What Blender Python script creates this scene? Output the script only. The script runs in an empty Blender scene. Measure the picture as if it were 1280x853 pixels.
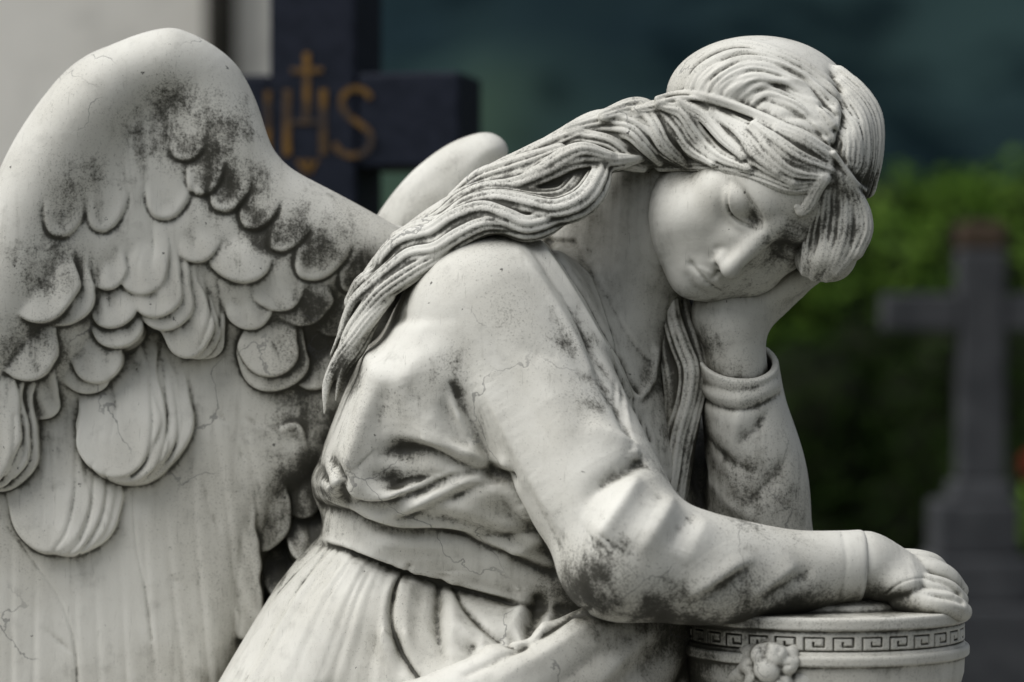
QUAL = 1.0
import bpy, math, os, random
import numpy as np

# ------------------------------------------------------------------ scale and camera
S0 = 0.00075          # metres per photo pixel at the plane of the statue
CAM_D = 2.8           # camera to statue plane
CAM_Z = 1.15          # camera height above the ground
F32 = np.float32

def P(px, py, y=0.0):
    """Point of the scene seen at photo pixel (px, py) when it lies y metres behind the statue plane."""
    k = S0 * (CAM_D + y) / CAM_D
    return np.array([(px - 640.0) * k, y, (426.5 - py) * k + CAM_Z])

def PX(p):
    k = S0 * (CAM_D + p[1]) / CAM_D
    return p[0] / k + 640.0, 426.5 - (p[2] - CAM_Z) / k

def unit(v):
    v = np.asarray(v, float)
    return v / max(np.linalg.norm(v), 1e-9)

def catmull(pts, n):
    """Centripetal-ish smooth curve through rows of pts (any columns), n samples per span."""
    pts = np.asarray(pts, float)
    if len(pts) < 3:
        t = np.linspace(0, 1, n + 1)[:, None]
        return pts[0] * (1 - t) + pts[-1] * t
    q = np.vstack([2 * pts[0] - pts[1], pts, 2 * pts[-1] - pts[-2]])
    out = []
    t = np.linspace(0, 1, n, endpoint=False)[:, None]
    for i in range(1, len(q) - 2):
        a, b, c, d = q[i - 1], q[i], q[i + 1], q[i + 2]
        out.append(0.5 * (2 * b + (c - a) * t + (2 * a - 5 * b + 4 * c - d) * t * t + (3 * b - a - 3 * c + d) * t ** 3))
    out.append(pts[-1][None])
    return np.vstack(out)

def poly_sdf(x, z, poly):
    """Signed distance (negative inside) of broadcast 2D grids to a closed polygon."""
    poly = np.asarray(poly, float)
    n = len(poly)
    d = None
    inside = None
    for i in range(n):
        a = poly[i]; b = poly[(i + 1) % n]
        ex, ez = b - a
        wx, wz = x - a[0], z - a[1]
        t = np.clip((wx * ex + wz * ez) / max(ex * ex + ez * ez, 1e-12), 0, 1)
        dd = (wx - ex * t) ** 2 + (wz - ez * t) ** 2
        d = dd if d is None else np.minimum(d, dd)
        if abs(ez) > 1e-12:
            c = ((a[1] > z) != (b[1] > z)) & (x < ex * (z - a[1]) / ez + a[0])
            inside = c if inside is None else inside ^ c
    d = np.sqrt(d)
    return np.where(inside, -d, d).astype(F32)

def smooth_noise(shape_pts, freq, seed):
    """Cheap value-noise of points (N,3) -> (N,)."""
    rng = np.random.RandomState(seed)
    tab = rng.rand(32, 32, 32).astype(F32)
    p = shape_pts * freq
    i = np.floor(p).astype(int); f = p - i
    f = f * f * (3 - 2 * f)
    r = 0
    for dx in (0, 1):
        for dy in (0, 1):
            for dz in (0, 1):
                w = (f[:, 0] if dx else 1 - f[:, 0]) * (f[:, 1] if dy else 1 - f[:, 1]) * (f[:, 2] if dz else 1 - f[:, 2])
                r = r + w * tab[(i[:, 0] + dx) & 31, (i[:, 1] + dy) & 31, (i[:, 2] + dz) & 31]
    return r

# ------------------------------------------------------------------ carving: a block of stone held as a distance field
class Stone:
    def __init__(s, lo, hi, h):
        s.h = h
        s.lo = np.array(lo, float)
        s.n = np.ceil((np.array(hi, float) - s.lo) / h).astype(int) + 1
        s.ax = [(s.lo[i] + h * np.arange(s.n[i])).astype(F32) for i in range(3)]
        s.F = np.full(tuple(s.n), 0.05, F32)
        s.L = np.zeros(tuple(s.n), np.uint8)

    def block(s, lo, hi):
        a = np.clip(np.floor((np.asarray(lo) - s.lo) / s.h).astype(int), 0, s.n)
        b = np.clip(np.ceil((np.asarray(hi) - s.lo) / s.h).astype(int) + 1, 0, s.n)
        if np.any(b - a < 1):
            return None
        sl = tuple(slice(a[i], b[i]) for i in range(3))
        return sl, s.ax[0][sl[0]][:, None, None], s.ax[1][sl[1]][None, :, None], s.ax[2][sl[2]][None, None, :]

    def put(s, sl, d, k, label):
        A = s.F[sl]
        if label is not None:
            s.L[sl][d < A] = label
        if k > 0:
            hh = np.maximum(k - np.abs(A - d), 0)
            s.F[sl] = np.minimum(A, d) - hh * hh * (0.25 / k)
        else:
            s.F[sl] = np.minimum(A, d)

    def cut(s, sl, d, k, label=None):
        A = s.F[sl]
        if label is not None:
            s.L[sl][(-d > A - .002)] = label
        if k > 0:
            hh = np.maximum(k - np.abs(A + d), 0)
            s.F[sl] = np.maximum(A, -d) + hh * hh * (0.25 / k)
        else:
            s.F[sl] = np.maximum(A, -d)

    def ell(s, c, r, R=None, k=0.01, label=None, cut=False):
        c = np.asarray(c, float); r = np.asarray(r, float) * np.ones(3)
        m = r.max() + max(k, 0.012) + 2 * s.h
        g = s.block(c - m, c + m)
        if g is None: return
        sl, X, Y, Z = g
        X = X - F32(c[0]); Y = Y - F32(c[1]); Z = Z - F32(c[2])
        R = np.eye(3) if R is None else np.asarray(R)
        k0 = 0; k1 = 0
        for i in range(3):
            q = X * F32(R[0, i]) + Y * F32(R[1, i]) + Z * F32(R[2, i])
            q2 = q * q
            k0 = k0 + q2 * F32(1 / r[i] ** 2); k1 = k1 + q2 * F32(1 / r[i] ** 4)
        d = k0 - 0
        k0 = np.sqrt(k0); k1 = np.sqrt(k1) + F32(1e-6)
        d = k0 * (k0 - 1) / k1
        d = np.where(k0 < 1e-3, F32(-r.min()), d)
        (s.cut if cut else s.put)(sl, d.astype(F32), k, label)

    def chain_field(s, pts, rad, pad, flat=1.0, up=None, groove=0.0, ng=5, twist=0.0, phase=0.0, step=None):
        """Distance to a smooth tapering tube; flat<1 squashes it along up; groove ridges run along it."""
        pts = np.asarray(pts, float); rad = np.asarray(rad, float) * np.ones(len(pts))
        L = np.linalg.norm(np.diff(pts, axis=0), axis=1).sum()
        st = step or max(min(rad.mean() * 0.35, 0.008), 1.5 * s.h)
        n = max(1, int(math.ceil(L / st / max(1, len(pts) - 1))))
        q = catmull(np.column_stack([pts, rad]), n)
        q, r = q[:, :3], np.maximum(q[:, 3], 1e-4)
        m = r.max() / min(1, 1) * (1 + groove) + pad
        g = s.block(q.min(0) - m, q.max(0) + m)
        if g is None: return None
        sl = g[0]
        D = np.full(tuple(x.stop - x.start for x in sl), 0.06, F32)
        off = [x.start for x in sl]
        U = None
        along = 0.0
        for i in range(len(q) - 1):
            a, b = q[i], q[i + 1]
            ln = np.linalg.norm(b - a)
            if ln < 1e-7: continue
            T = (b - a) / ln
            mm = max(r[i], r[i + 1]) * (1 + groove) + pad
            g2 = s.block(np.minimum(a, b) - mm, np.maximum(a, b) + mm)
            if g2 is None:
                along += ln; continue
            sl2, X, Y, Z = g2
            X = X - F32(a[0]); Y = Y - F32(a[1]); Z = Z - F32(a[2])
            t = np.clip((X * F32(T[0]) + Y * F32(T[1]) + Z * F32(T[2])) * F32(1 / ln), 0, 1)
            rr = F32(r[i]) + t * F32(r[i + 1] - r[i])
            X = X - t * F32(T[0] * ln); Y = Y - t * F32(T[1] * ln); Z = Z - t * F32(T[2] * ln)
            d2 = X * X + Y * Y + Z * Z
            if flat != 1.0 or groove > 0:
                ref = unit(up) if up is not None else np.array([0, -1.0, 0])
                U = unit(ref - T * np.dot(ref, T)); V = np.cross(T, U)
                u = X * F32(U[0]) + Y * F32(U[1]) + Z * F32(U[2])
                d2 = d2 + u * u * F32(1 / flat ** 2 - 1)
                d = np.sqrt(d2)
                if groove > 0:
                    v = X * F32(V[0]) + Y * F32(V[1]) + Z * F32(V[2])
                    ang = np.arctan2(v, u * F32(1 / flat))
                    al = F32(along) + t * F32(ln)
                    w = F32(.52) * np.cos(ng * ang + F32(phase) + al * F32(twist)) + F32(.48) * np.cos(F32(3 * ng + 1) * ang + F32(phase * 2) + al * F32(twist * 2))
                    rr = rr * (1 + F32(groove) * (1 - 2 * (0.5 - 0.5 * w) ** 1.6))
                d = (d - rr) * F32(flat if flat < 1 else 1)
            else:
                d = np.sqrt(d2) - rr
            loc = tuple(slice(x.start - o, x.stop - o) for x, o in zip(sl2, off))
            D[loc] = np.minimum(D[loc], d)
            along += ln
        return sl, D

    def chain(s, pts, rad, k=0.006, label=None, cut=False, **kw):
        f = s.chain_field(pts, rad, max(k, 0.012) + 2 * s.h, **kw)
        if f is None: return
        (s.cut if cut else s.put)(f[0], f[1], k, label)

    def fold(s, pts, amp, sig, nrm=None):
        """Raise (amp > 0) or sink the surface along a curve with a soft profile; amp and sig may be lists, one per point."""
        pts = np.asarray(pts, float)
        amp = np.asarray(amp, float) * np.ones(len(pts)); sig = np.asarray(sig, float) * np.ones(len(pts))
        L = np.linalg.norm(np.diff(pts, axis=0), axis=1).sum()
        n = max(2, int(math.ceil(L / max(0.5 * sig.min(), 2 * s.h) / max(1, len(pts) - 1))))
        q = catmull(np.column_stack([pts, amp, sig] + ([nrm] if nrm is not None else [])), n)
        m = 3.0 * max(q[:, 4].max(), 1e-4)
        g = s.block(q[:, :3].min(0) - m, q[:, :3].max(0) + m)
        if g is None: return
        sl = g[0]; off = [x.start for x in sl]
        D = np.full(tuple(x.stop - x.start for x in sl), 9.0, F32)
        A = np.zeros_like(D)
        for i in range(len(q) - 1):
            a, b = q[i, :3], q[i + 1, :3]
            ln2 = max(np.dot(b - a, b - a), 1e-12)
            sg = max(q[i, 4], q[i + 1, 4], 1e-4)
            mm = 3.0 * sg
            g2 = s.block(np.minimum(a, b) - mm, np.maximum(a, b) + mm)
            if g2 is None: continue
            sl2, X, Y, Z = g2
            X = X - F32(a[0]); Y = Y - F32(a[1]); Z = Z - F32(a[2])
            e = b - a
            t = np.clip((X * F32(e[0]) + Y * F32(e[1]) + Z * F32(e[2])) * F32(1 / ln2), 0, 1)
            ox = X - t * F32(e[0]); oy = Y - t * F32(e[1]); oz = Z - t * F32(e[2])
            d = ox * ox + oy * oy + oz * oz
            if nrm is not None:                 # depth along the surface normal counts for little, so folds keep their full height
                N = unit(q[i, 5:8])
                un = ox * F32(N[0]) + oy * F32(N[1]) + oz * F32(N[2])
                d = d - F32(.88) * un * un
            d = d / (F32(q[i, 4]) + t * F32(q[i + 1, 4] - q[i, 4])) ** 2
            loc = tuple(slice(x.start - o, x.stop - o) for x, o in zip(sl2, off))
            better = d < D[loc]
            D[loc] = np.where(better, d, D[loc])
            A[loc] = np.where(better, F32(q[i, 3]) + t * F32(q[i + 1, 3] - q[i, 3]), A[loc])
        s.F[sl] -= A * (np.exp(-0.5 * D) if nrm is None else np.exp(F32(-.70) * np.maximum(D, 1e-6) ** F32(.74)))   # drapery: crisp crests and V-cut creases

    def inflate(s, poly, yc, T, R, k=0.01, label=None, tilt=(0, 0), cut=False, clip=None):
        """A rounded body with the outline poly (x, z points) in a frontal plane, T thick each way, edge rounding R."""
        poly = np.asarray(poly, float)
        m = max(k, 0.012) + 2 * s.h
        c = poly.mean(0)
        ts = abs(tilt[0]) * np.ptp(poly[:, 0]) + abs(tilt[1]) * np.ptp(poly[:, 1])
        g = s.block([poly[:, 0].min() - m, yc - T - m - ts, poly[:, 1].min() - m], [poly[:, 0].max() + m, yc + T + m + ts, poly[:, 1].max() + m])
        if g is None: return
        sl, X, Y, Z = g
        d2 = poly_sdf(X, Z, poly)
        e = np.maximum(0, 1 + d2 / F32(R))
        dy = (Y - F32(yc) - (X - F32(c[0])) * F32(tilt[0]) - (Z - F32(c[1])) * F32(tilt[1])) / F32(T)
        d = (np.sqrt(dy * dy + e * e) - 1) * F32(min(T, R))
        if clip is not None:
            c2 = poly_sdf(X, Z, clip)
            hh = np.maximum(.006 - np.abs(d - c2), 0)
            d = np.maximum(d, c2) + hh * hh * F32(.25 / .006)
        (s.cut if cut else s.put)(sl, d.astype(F32), k, label)

    def smooth(s, n, lo=None, hi=None):
        sl = (slice(None),) * 3 if lo is None else s.block(lo, hi)[0]
        A = np.clip(s.F[sl], -.03, .05)
        for _ in range(n):
            for ax in range(3):
                B = A.swapaxes(0, ax)
                B[1:-1] = 0.25 * B[:-2] + 0.5 * B[1:-1] + 0.25 * B[2:]
        s.F[sl] = A

    def first(s, p, d, far, step=None):
        """March from p along d to the surface; returns the last outside point."""
        n = int(far / (s.h * .5))
        q = np.asarray(p)[None] + np.asarray(d)[None] * (np.arange(n)[:, None] * s.h * .5)
        i = np.rint((q - s.lo) / s.h).astype(int)
        i = np.clip(i, 0, s.n - 1)
        w = np.nonzero(s.F[i[:, 0], i[:, 1], i[:, 2]] < 0)[0]
        return q[w[0]] if len(w) else None

    def renorm(s):
        """Make the field a true distance near the surface, so that carved depths are metres."""
        out = np.empty_like(s.F)
        n = s.n[0]
        for a in range(0, n, 48):
            b = min(n, a + 48)
            a0, b0 = max(0, a - 1), min(n, b + 1)
            A = s.F[a0:b0]
            g2 = np.zeros_like(A)
            for ax in range(3):
                d = np.gradient(A, s.h, axis=ax)
                g2 += d * d
            G = np.clip(np.sqrt(g2), .3, 2.0)
            out[a:b] = (A / G)[a - a0:a - a0 + (b - a)]
        s.F = np.clip(out, -.06, .06)

    def grad(s, p):
        i = np.clip(np.rint((np.asarray(p) - s.lo) / s.h).astype(int), 3, s.n - 4)
        g = [s.F[i[0] + 3, i[1], i[2]] - s.F[i[0] - 3, i[1], i[2]], s.F[i[0], i[1] + 3, i[2]] - s.F[i[0], i[1] - 3, i[2]], s.F[i[0], i[1], i[2] + 3] - s.F[i[0], i[1], i[2] - 3]]
        return unit(g)

    def hit(s, px, py, y0=-0.45, y1=0.6):
        """First surface met by the camera's ray through a photo pixel (or None)."""
        ys = np.arange(y0, y1, s.h * 0.7)
        k = S0 * (CAM_D + ys) / CAM_D
        p = np.column_stack([(px - 640) * k, ys, (426.5 - py) * k + CAM_Z])
        i = np.rint((p - s.lo) / s.h).astype(int)
        ok = np.all((i >= 0) & (i < s.n), axis=1)
        v = np.full(len(ys), 1.0)
        ii = i[ok]
        v[ok] = s.F[ii[:, 0], ii[:, 1], ii[:, 2]]
        w = np.nonzero(v < 0)[0]
        return None if len(w) == 0 else p[w[0]]

    def mesh(s):
        """Surface of the stone as quads: verts (N,3), quads (M,4), label per vertex, outward vertex normals."""
        F = s.F
        F[0] = F[-1] = 0.05; F[:, 0] = F[:, -1] = 0.05; F[:, :, 0] = F[:, :, -1] = 0.05
        I = F < 0
        nx, ny, nz = I.shape
        cnt = np.zeros((nx - 1, ny - 1, nz - 1), np.uint8)
        for dx in (0, 1):
            for dy in (0, 1):
                for dz in (0, 1):
                    cnt += I[dx:nx - 1 + dx, dy:ny - 1 + dy, dz:nz - 1 + dz]
        act = np.argwhere((cnt > 0) & (cnt < 8))
        del cnt
        ids = np.full((nx - 1, ny - 1, nz - 1), -1, np.int32)
        ids[act[:, 0], act[:, 1], act[:, 2]] = np.arange(len(act))
        corners = [(a, b, c) for a in (0, 1) for b in (0, 1) for c in (0, 1)]
        V = np.stack([F[act[:, 0] + a, act[:, 1] + b, act[:, 2] + c] for a, b, c in corners], 1)
        pos = np.zeros((len(act), 3), F32); w = np.zeros(len(act), F32)
        grad = np.zeros((len(act), 3), F32)
        for i, ca in enumerate(corners):
            for j, cb in enumerate(corners):
                if j > i and sum(abs(x - y) for x, y in zip(ca, cb)) == 1:
                    a, b = V[:, i], V[:, j]
                    m = (a < 0) != (b < 0)
                    t = np.where(m, a / np.where(m, a - b, 1), 0)
                    for q in range(3):
                        pos[:, q] += np.where(m, ca[q] + t * (cb[q] - ca[q]), 0)
                    w += m
                    ax = [x != y for x, y in zip(ca, cb)].index(True)
                    grad[:, ax] += b - a
        pos /= w[:, None]
        Pn = grad / np.maximum(np.linalg.norm(grad, axis=1), 1e-12)[:, None]
        verts = s.lo + (act + pos) * s.h
        near = np.rint(act + pos).astype(int)
        lab = s.L[near[:, 0], near[:, 1], near[:, 2]]
        quads = []
        for ax in range(3):
            sl0 = [slice(1, -1)] * 3; sl1 = [slice(1, -1)] * 3
            sl0[ax] = slice(0, -1); sl1[ax] = slice(1, None)
            A = I[tuple(sl0)]; B = I[tuple(sl1)]
            e = np.argwhere(A != B)
            base = e.copy()
            for q in range(3):
                if q != ax: base[:, q] += 1
            up = A[e[:, 0], e[:, 1], e[:, 2]]
            b_, c_ = [(1, 2), (2, 0), (0, 1)][ax]
            def at(ob, oc):
                v = base.copy(); v[:, b_] -= ob; v[:, c_] -= oc
                return ids[v[:, 0], v[:, 1], v[:, 2]]
            Q = np.stack([at(1, 1), at(0, 1), at(0, 0), at(1, 0)], 1)
            Q[~up] = Q[~up][:, ::-1]
            quads.append(Q)
        return verts, np.vstack(quads), lab, Pn

def smooth_normals(v, q):
    a = v[q[:, 2]] - v[q[:, 0]]; b = v[q[:, 3]] - v[q[:, 1]]
    n = np.cross(a, b)
    out = np.zeros_like(v)
    for c in range(3):
        s_ = np.zeros(len(v))
        for j in range(4):
            s_ += np.bincount(q[:, j], n[:, c], len(v))
        out[:, c] = s_
    return out / np.maximum(np.linalg.norm(out, axis=1), 1e-12)[:, None]

def relax(val, q, n, it, lam=1.0):
    """Neighbour averaging over quad edges."""
    e0 = np.concatenate([q[:, 0], q[:, 1], q[:, 2], q[:, 3]])
    e1 = np.concatenate([q[:, 1], q[:, 2], q[:, 3], q[:, 0]])
    deg = np.maximum(np.bincount(e0, minlength=n), 1)
    v = val.astype(float).copy()
    one = v.ndim == 1
    if one: v = v[:, None]
    for _ in range(it):
        for c in range(v.shape[1]):
            m = np.bincount(e0, v[e1, c], n) / deg
            v[:, c] += lam * (m - v[:, c])
    return v[:, 0] if one else v

def hollow(v, q, nrm, h):
    """How deep each vertex sits in a hollow, at a fine and a broad scale (positive = hollow)."""
    a = relax(v, q, len(v), 4, 0.7)
    fine = np.sum((a - v) * nrm, 1) / h
    b = relax(a, q, len(v), 40, 0.9)
    broad = np.sum((b - v) * nrm, 1) / h
    fine = relax(fine, q, len(v), 2, 0.6)
    return fine, broad

COL = None
def link_mesh(name, v, q, nrm=None, attrs=None, mat=None, parent=None):
    me = bpy.data.meshes.new(name)
    v = np.asarray(v, float); q = np.asarray(q)
    me.vertices.add(len(v)); me.vertices.foreach_set('co', v.astype(F32).ravel())
    me.loops.add(q.size); me.loops.foreach_set('vertex_index', q.astype(np.int32).ravel())
    me.polygons.add(len(q))
    me.polygons.foreach_set('loop_start', (np.arange(len(q)) * q.shape[1]).astype(np.int32))
    me.update(calc_edges=True)
    me.polygons.foreach_set('use_smooth', np.ones(len(q), bool))
    for k, a in (attrs or {}).items():
        at = me.attributes.new(k, 'FLOAT', 'POINT')
        at.data.foreach_set('value', np.asarray(a, F32))
    if nrm is not None:
        me.normals_split_custom_set_from_vertices(nrm.astype(F32))
    if mat: me.materials.append(mat)
    o = bpy.data.objects.new(name, me)
    bpy.context.scene.collection.objects.link(o)
    if parent is not None:
        o.parent = parent
        o.matrix_parent_inverse = parent.matrix_basis.inverted()
    return o

def split_link(stone, names, mat, parent, grime_shade=None, drop=()):
    """Mesh a stone and link one object per label; shading normals and wear come from the whole, so no seam shows."""
    v, q, lab, gn = stone.mesh()
    nrm = smooth_normals(v, q)
    fine, broad = hollow(v, q, nrm, stone.h)
    fine *= stone.h / 0.001; broad *= stone.h / 0.001
    gr = grime_shade(v, nrm) if grime_shade else np.zeros(len(v))
    fl = lab[q[:, 0]]
    made = {}
    for code, name in names.items():
        f = q[fl == code]
        if len(f) < 20: continue
        used = np.unique(f)
        mp = np.full(len(v), -1, np.int64); mp[used] = np.arange(len(used))
        par = parent(code) if callable(parent) else parent
        made[code] = link_mesh(name, v[used], mp[f], nrm[used], dict(fine=fine[used], broad=broad[used], grime_shade=gr[used]), mat, par)
    print('stone', list(names.values())[:3], len(v), 'verts')
    return made

# ------------------------------------------------------------------ the head: its own frame (x = her left, y = forward, z = up)
def head_frame(px, py, y, lean, nod, turn):
    """lean: tilt in the picture to the right; nod: crown towards the camera; turn: towards her left."""
    a, b, c = math.radians(lean), math.radians(nod), math.radians(turn)
    Z = np.array([math.sin(a) * math.cos(b), -math.sin(b), math.cos(a) * math.cos(b)])
    w = np.array([0, -1.0, 0])
    F0 = unit(w - Z * np.dot(w, Z))
    L0 = np.cross(Z, F0)
    F = math.cos(c) * F0 + math.sin(c) * L0
    L = np.cross(Z, F)
    return P(px, py, y), np.column_stack([L, F, Z])

HC, HR = head_frame(960, 221, 0.0, 53.0, 29.0, 26.0)
def H(x, y, z):
    return HC + HR @ np.array([x, y, z], float)
def HH(rows):
    return np.array([H(*r) for r in rows])

SKIN = 1
def carve_face(g):
    def e(c, r, k=.01, cut=False, R=None):
        g.ell(H(*c), r, HR if R is None else HR @ R, k, SKIN, cut)
    def ch(rows, rad, k=.006, cut=False):
        g.chain(HH(rows), rad, k, SKIN, cut)
    def rot(ax, deg):
        c, s = math.cos(math.radians(deg)), math.sin(math.radians(deg))
        return np.array({'x': [[1, 0, 0], [0, c, -s], [0, s, c]], 'y': [[c, 0, s], [0, 1, 0], [-s, 0, c]], 'z': [[c, -s, 0], [s, c, 0], [0, 0, 1]]}[ax])
    # skull and the big masses
    e((0, -.004, .026), (.073, .086, .080), 0)
    e((0, .036, .022), (.062, .0575, .062), .02)        # forehead
    e((0, .030, -.040), (.0615, .058, .066), .02)       # middle of the face
    for s in (-1, 1):
        ch([(s * .056, .004, -.052), (s * .052, .034, -.072), (s * .030, .058, -.089), (0, .067, -.094)], [.023, .022, .019, .017], .022)
        e((s * .036, .056, -.050), (.027, .025, .030), .022)     # cheek
        e((s * .044, .052, -.016), (.018, .022, .014), .018)     # cheekbone
    e((0, .0765, -.0945), (.0150, .0150, .0130), .014)  # chin
    e((0, .075, -.069), (.028, .021, .023), .020)       # muzzle
    e((0, .081, -.026), (.021, .013, .026), .016)       # root of the nose
    # brow ridges and sockets
    for s in (-1, 1):
        e((s * .0320, .0985, -.001), (.0205, .0150, .0120), .013, True, rot('y', s * 6))
        ch([(s * .008, .0860, .013), (s * .022, .0865, .0190), (s * .036, .078, .0190), (s * .048, .062, .013)], [.0060, .0064, .0060, .005], .014)
    # nose: straight, classical
    ch([(0, .0880, .014), (0, .0920, -.004), (0, .0980, -.024), (0, .1045, -.0440)], [.0092, .0080, .0078, .0080], .009)
    e((0, .1046, -.0462), (.0084, .0078, .0070), .005)
    for s in (-1, 1):
        e((s * .0098, .0935, -.0475), (.0058, .0092, .0062), .007)
        e((s * .0330, .0722, -.0012), (.0188, .0155, .0145) if s < 0 else (.016, .0135, .012), .004)
    ch([(0, .0985, -.0525), (0, .0915, -.0560)], [.0030, .0032], .004)
    # mouth
    ch([(-.0175, .0855, -.0735), (-.008, .0930, -.0700), (-.0025, .0955, -.0688), (0, .0952, -.0696), (.0025, .0955, -.0688), (.008, .0930, -.0700), (.0175, .0855, -.0735)], [.0018, .0038, .0044, .0042, .0044, .0038, .0018], .006)
    ch([(-.0165, .0840, -.0752), (-.008, .0905, -.0782), (0, .0926, -.0796), (.008, .0905, -.0782), (.0165, .0840, -.0752)], [.0020, .0046, .0058, .0046, .0020], .006)
    g.smooth(6)
    def on(rows, lift=0.0):
        out = []
        for x, z in rows:
            q = g.first(H(x, .15, z), -HR[:, 1], .12)
            out.append(q + HR[:, 1] * lift)
        return np.array(out)
    def fo(rows, amp, sig):
        pts = catmull(np.array(rows, float), 4)
        n = len(rows)
        t = np.linspace(0, n - 1, len(pts))
        am = np.interp(t, range(n), np.asarray(amp, float) * np.ones(n)); sg = np.interp(t, range(n), np.asarray(sig, float) * np.ones(n))
        g.fold(on(pts), am, sg)
    for s in (-1, 1):
        m = lambda rows: [(s * a, b) for a, b in rows]
        if s > 0: fo_ = fo; fo = lambda r, a, g_: fo_(r, np.asarray(a) * .12, g_)
        lid = [(.0115, -.0015), (.0180, -.0075), (.0270, -.0112), (.0355, -.0105), (.0450, -.0050), (.0545, .0050)]
        fo(m([(a, b + .0010) for a, b in lid]), [.0002, .0007, .0010, .0010, .0007, .0002], .0016)      # edge of the lowered lid
        fo(m([(a, b - .0018) for a, b in lid]), [-.0006, -.0018, -.0026, -.0026, -.0020, -.0007], .0012)   # slit
        fo(m([(a, b - .0055) for a, b in lid]), [.0001, .0005, .0008, .0008, .0005, .0001], .0024)
        fo(m([(a, b - .0110) for a, b in lid]), [-.0004, -.0010, -.0014, -.0012, -.0006, 0], .0035)        # hollow under the eye
        fo(m([(.0110, .0020), (.0165, .0080), (.0250, .0112), (.0350, .0118), (.0450, .0105), (.0550, .0070)]), [-.0014, -.0020, -.0018, -.0014, -.0009, -.0002], .0026)
        fo(m([(.0120, .0060), (.0140, .0000), (.0150, -.0060)]), [-.0006, -.0020, -.0006], .0055)
        fo(m([(.0160, -.0400), (.0178, -.0460), (.0155, -.0540)]), [-.0008, -.0022, -.0018], .0025)         # wing of the nose
        fo(m([(.0185, -.0550), (.0240, -.0650), (.0260, -.0740)]), [-.0008, -.0010, -.0004], .0050)
        fo(m([(.0045, -.0535), (.0070, -.0540)]), [-.0014, -.0014], .0022)                                # nostril
        fo(m([(.0175, -.0740), (.0205, -.0748)]), [-.0014, -.0022], .0026)
    fo = fo_
    fo([(-.0195, -.0746), (-.0140, -.0744), (-.0080, -.0736), (-.003, -.0734), (0, -.0742), (.003, -.0734), (.0080, -.0736), (.0140, -.0744), (.0195, -.0746)], [-.0006, -.0016, -.0022, -.0024, -.0024, -.0024, -.0022, -.0016, -.0006], .0012)
    fo([(-.012, -.0870), (0, -.0888), (.012, -.0870)], [-.0012, -.0024, -.0012], .0045)
    fo([(0, -.0590), (0, -.0650)], [-.0010, -.0014], .0024)
    fo([(-.015, -.0700), (-.008, -.0660), (-.0025, -.0645)], .0006, .0013)
    fo([(.015, -.0700), (.008, -.0660), (.0025, -.0645)], .0006, .0013)

# ------------------------------------------------------------------ the robe: bodice, sleeves, sash, skirt and mantle
ROBE, SLEEVE_R, SLEEVE_L, SASH, SKIRT, MANTLE = 2, 3, 4, 5, 6, 7
def PP(rows):
    return np.array([P(*r) for r in rows])
def flat_poly(px, y):
    return [(p[0], p[2]) for p in (P(a, b, y) for a, b in px)]

V_NECK = [(640, 240), (676, 296), (702, 335), (735, 390), (768, 448), (792, 494), (803, 494), (814, 470), (822, 430), (845, 370), (900, 300), (800, 250), (700, 260)]

def draw(g, px, amp, sig, back=0.0):
    """A fold drawn over the photo and laid on the surface of the stone."""
    n = len(px)
    q = catmull(np.array(px, float), 6)
    t = np.linspace(0, n - 1, len(q))
    am = np.interp(t, range(n), np.asarray(amp, float) * np.ones(n))
    sg = np.interp(t, range(n), np.asarray(sig, float) * np.ones(n))
    pts, A, S, NN = [], [], [], []
    for (x, y), a, s_ in zip(q, am, sg):
        h = g.hit(x, y)
        if h is None or (pts and np.linalg.norm(h - pts[-1]) > .06): continue
        pts.append(h + np.array([0, back, 0])); A.append(a); S.append(s_); NN.append(g.grad(h))
    if len(pts) > 2:
        pts = np.array(pts)
        pts[1:-1] = (pts[:-2] + 2 * pts[1:-1] + pts[2:]) / 4
        NN = np.array(NN)
        NN[1:-1] = NN[:-2] + 2 * NN[1:-1] + NN[2:]
        g.fold(pts, A, S, NN)

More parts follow.
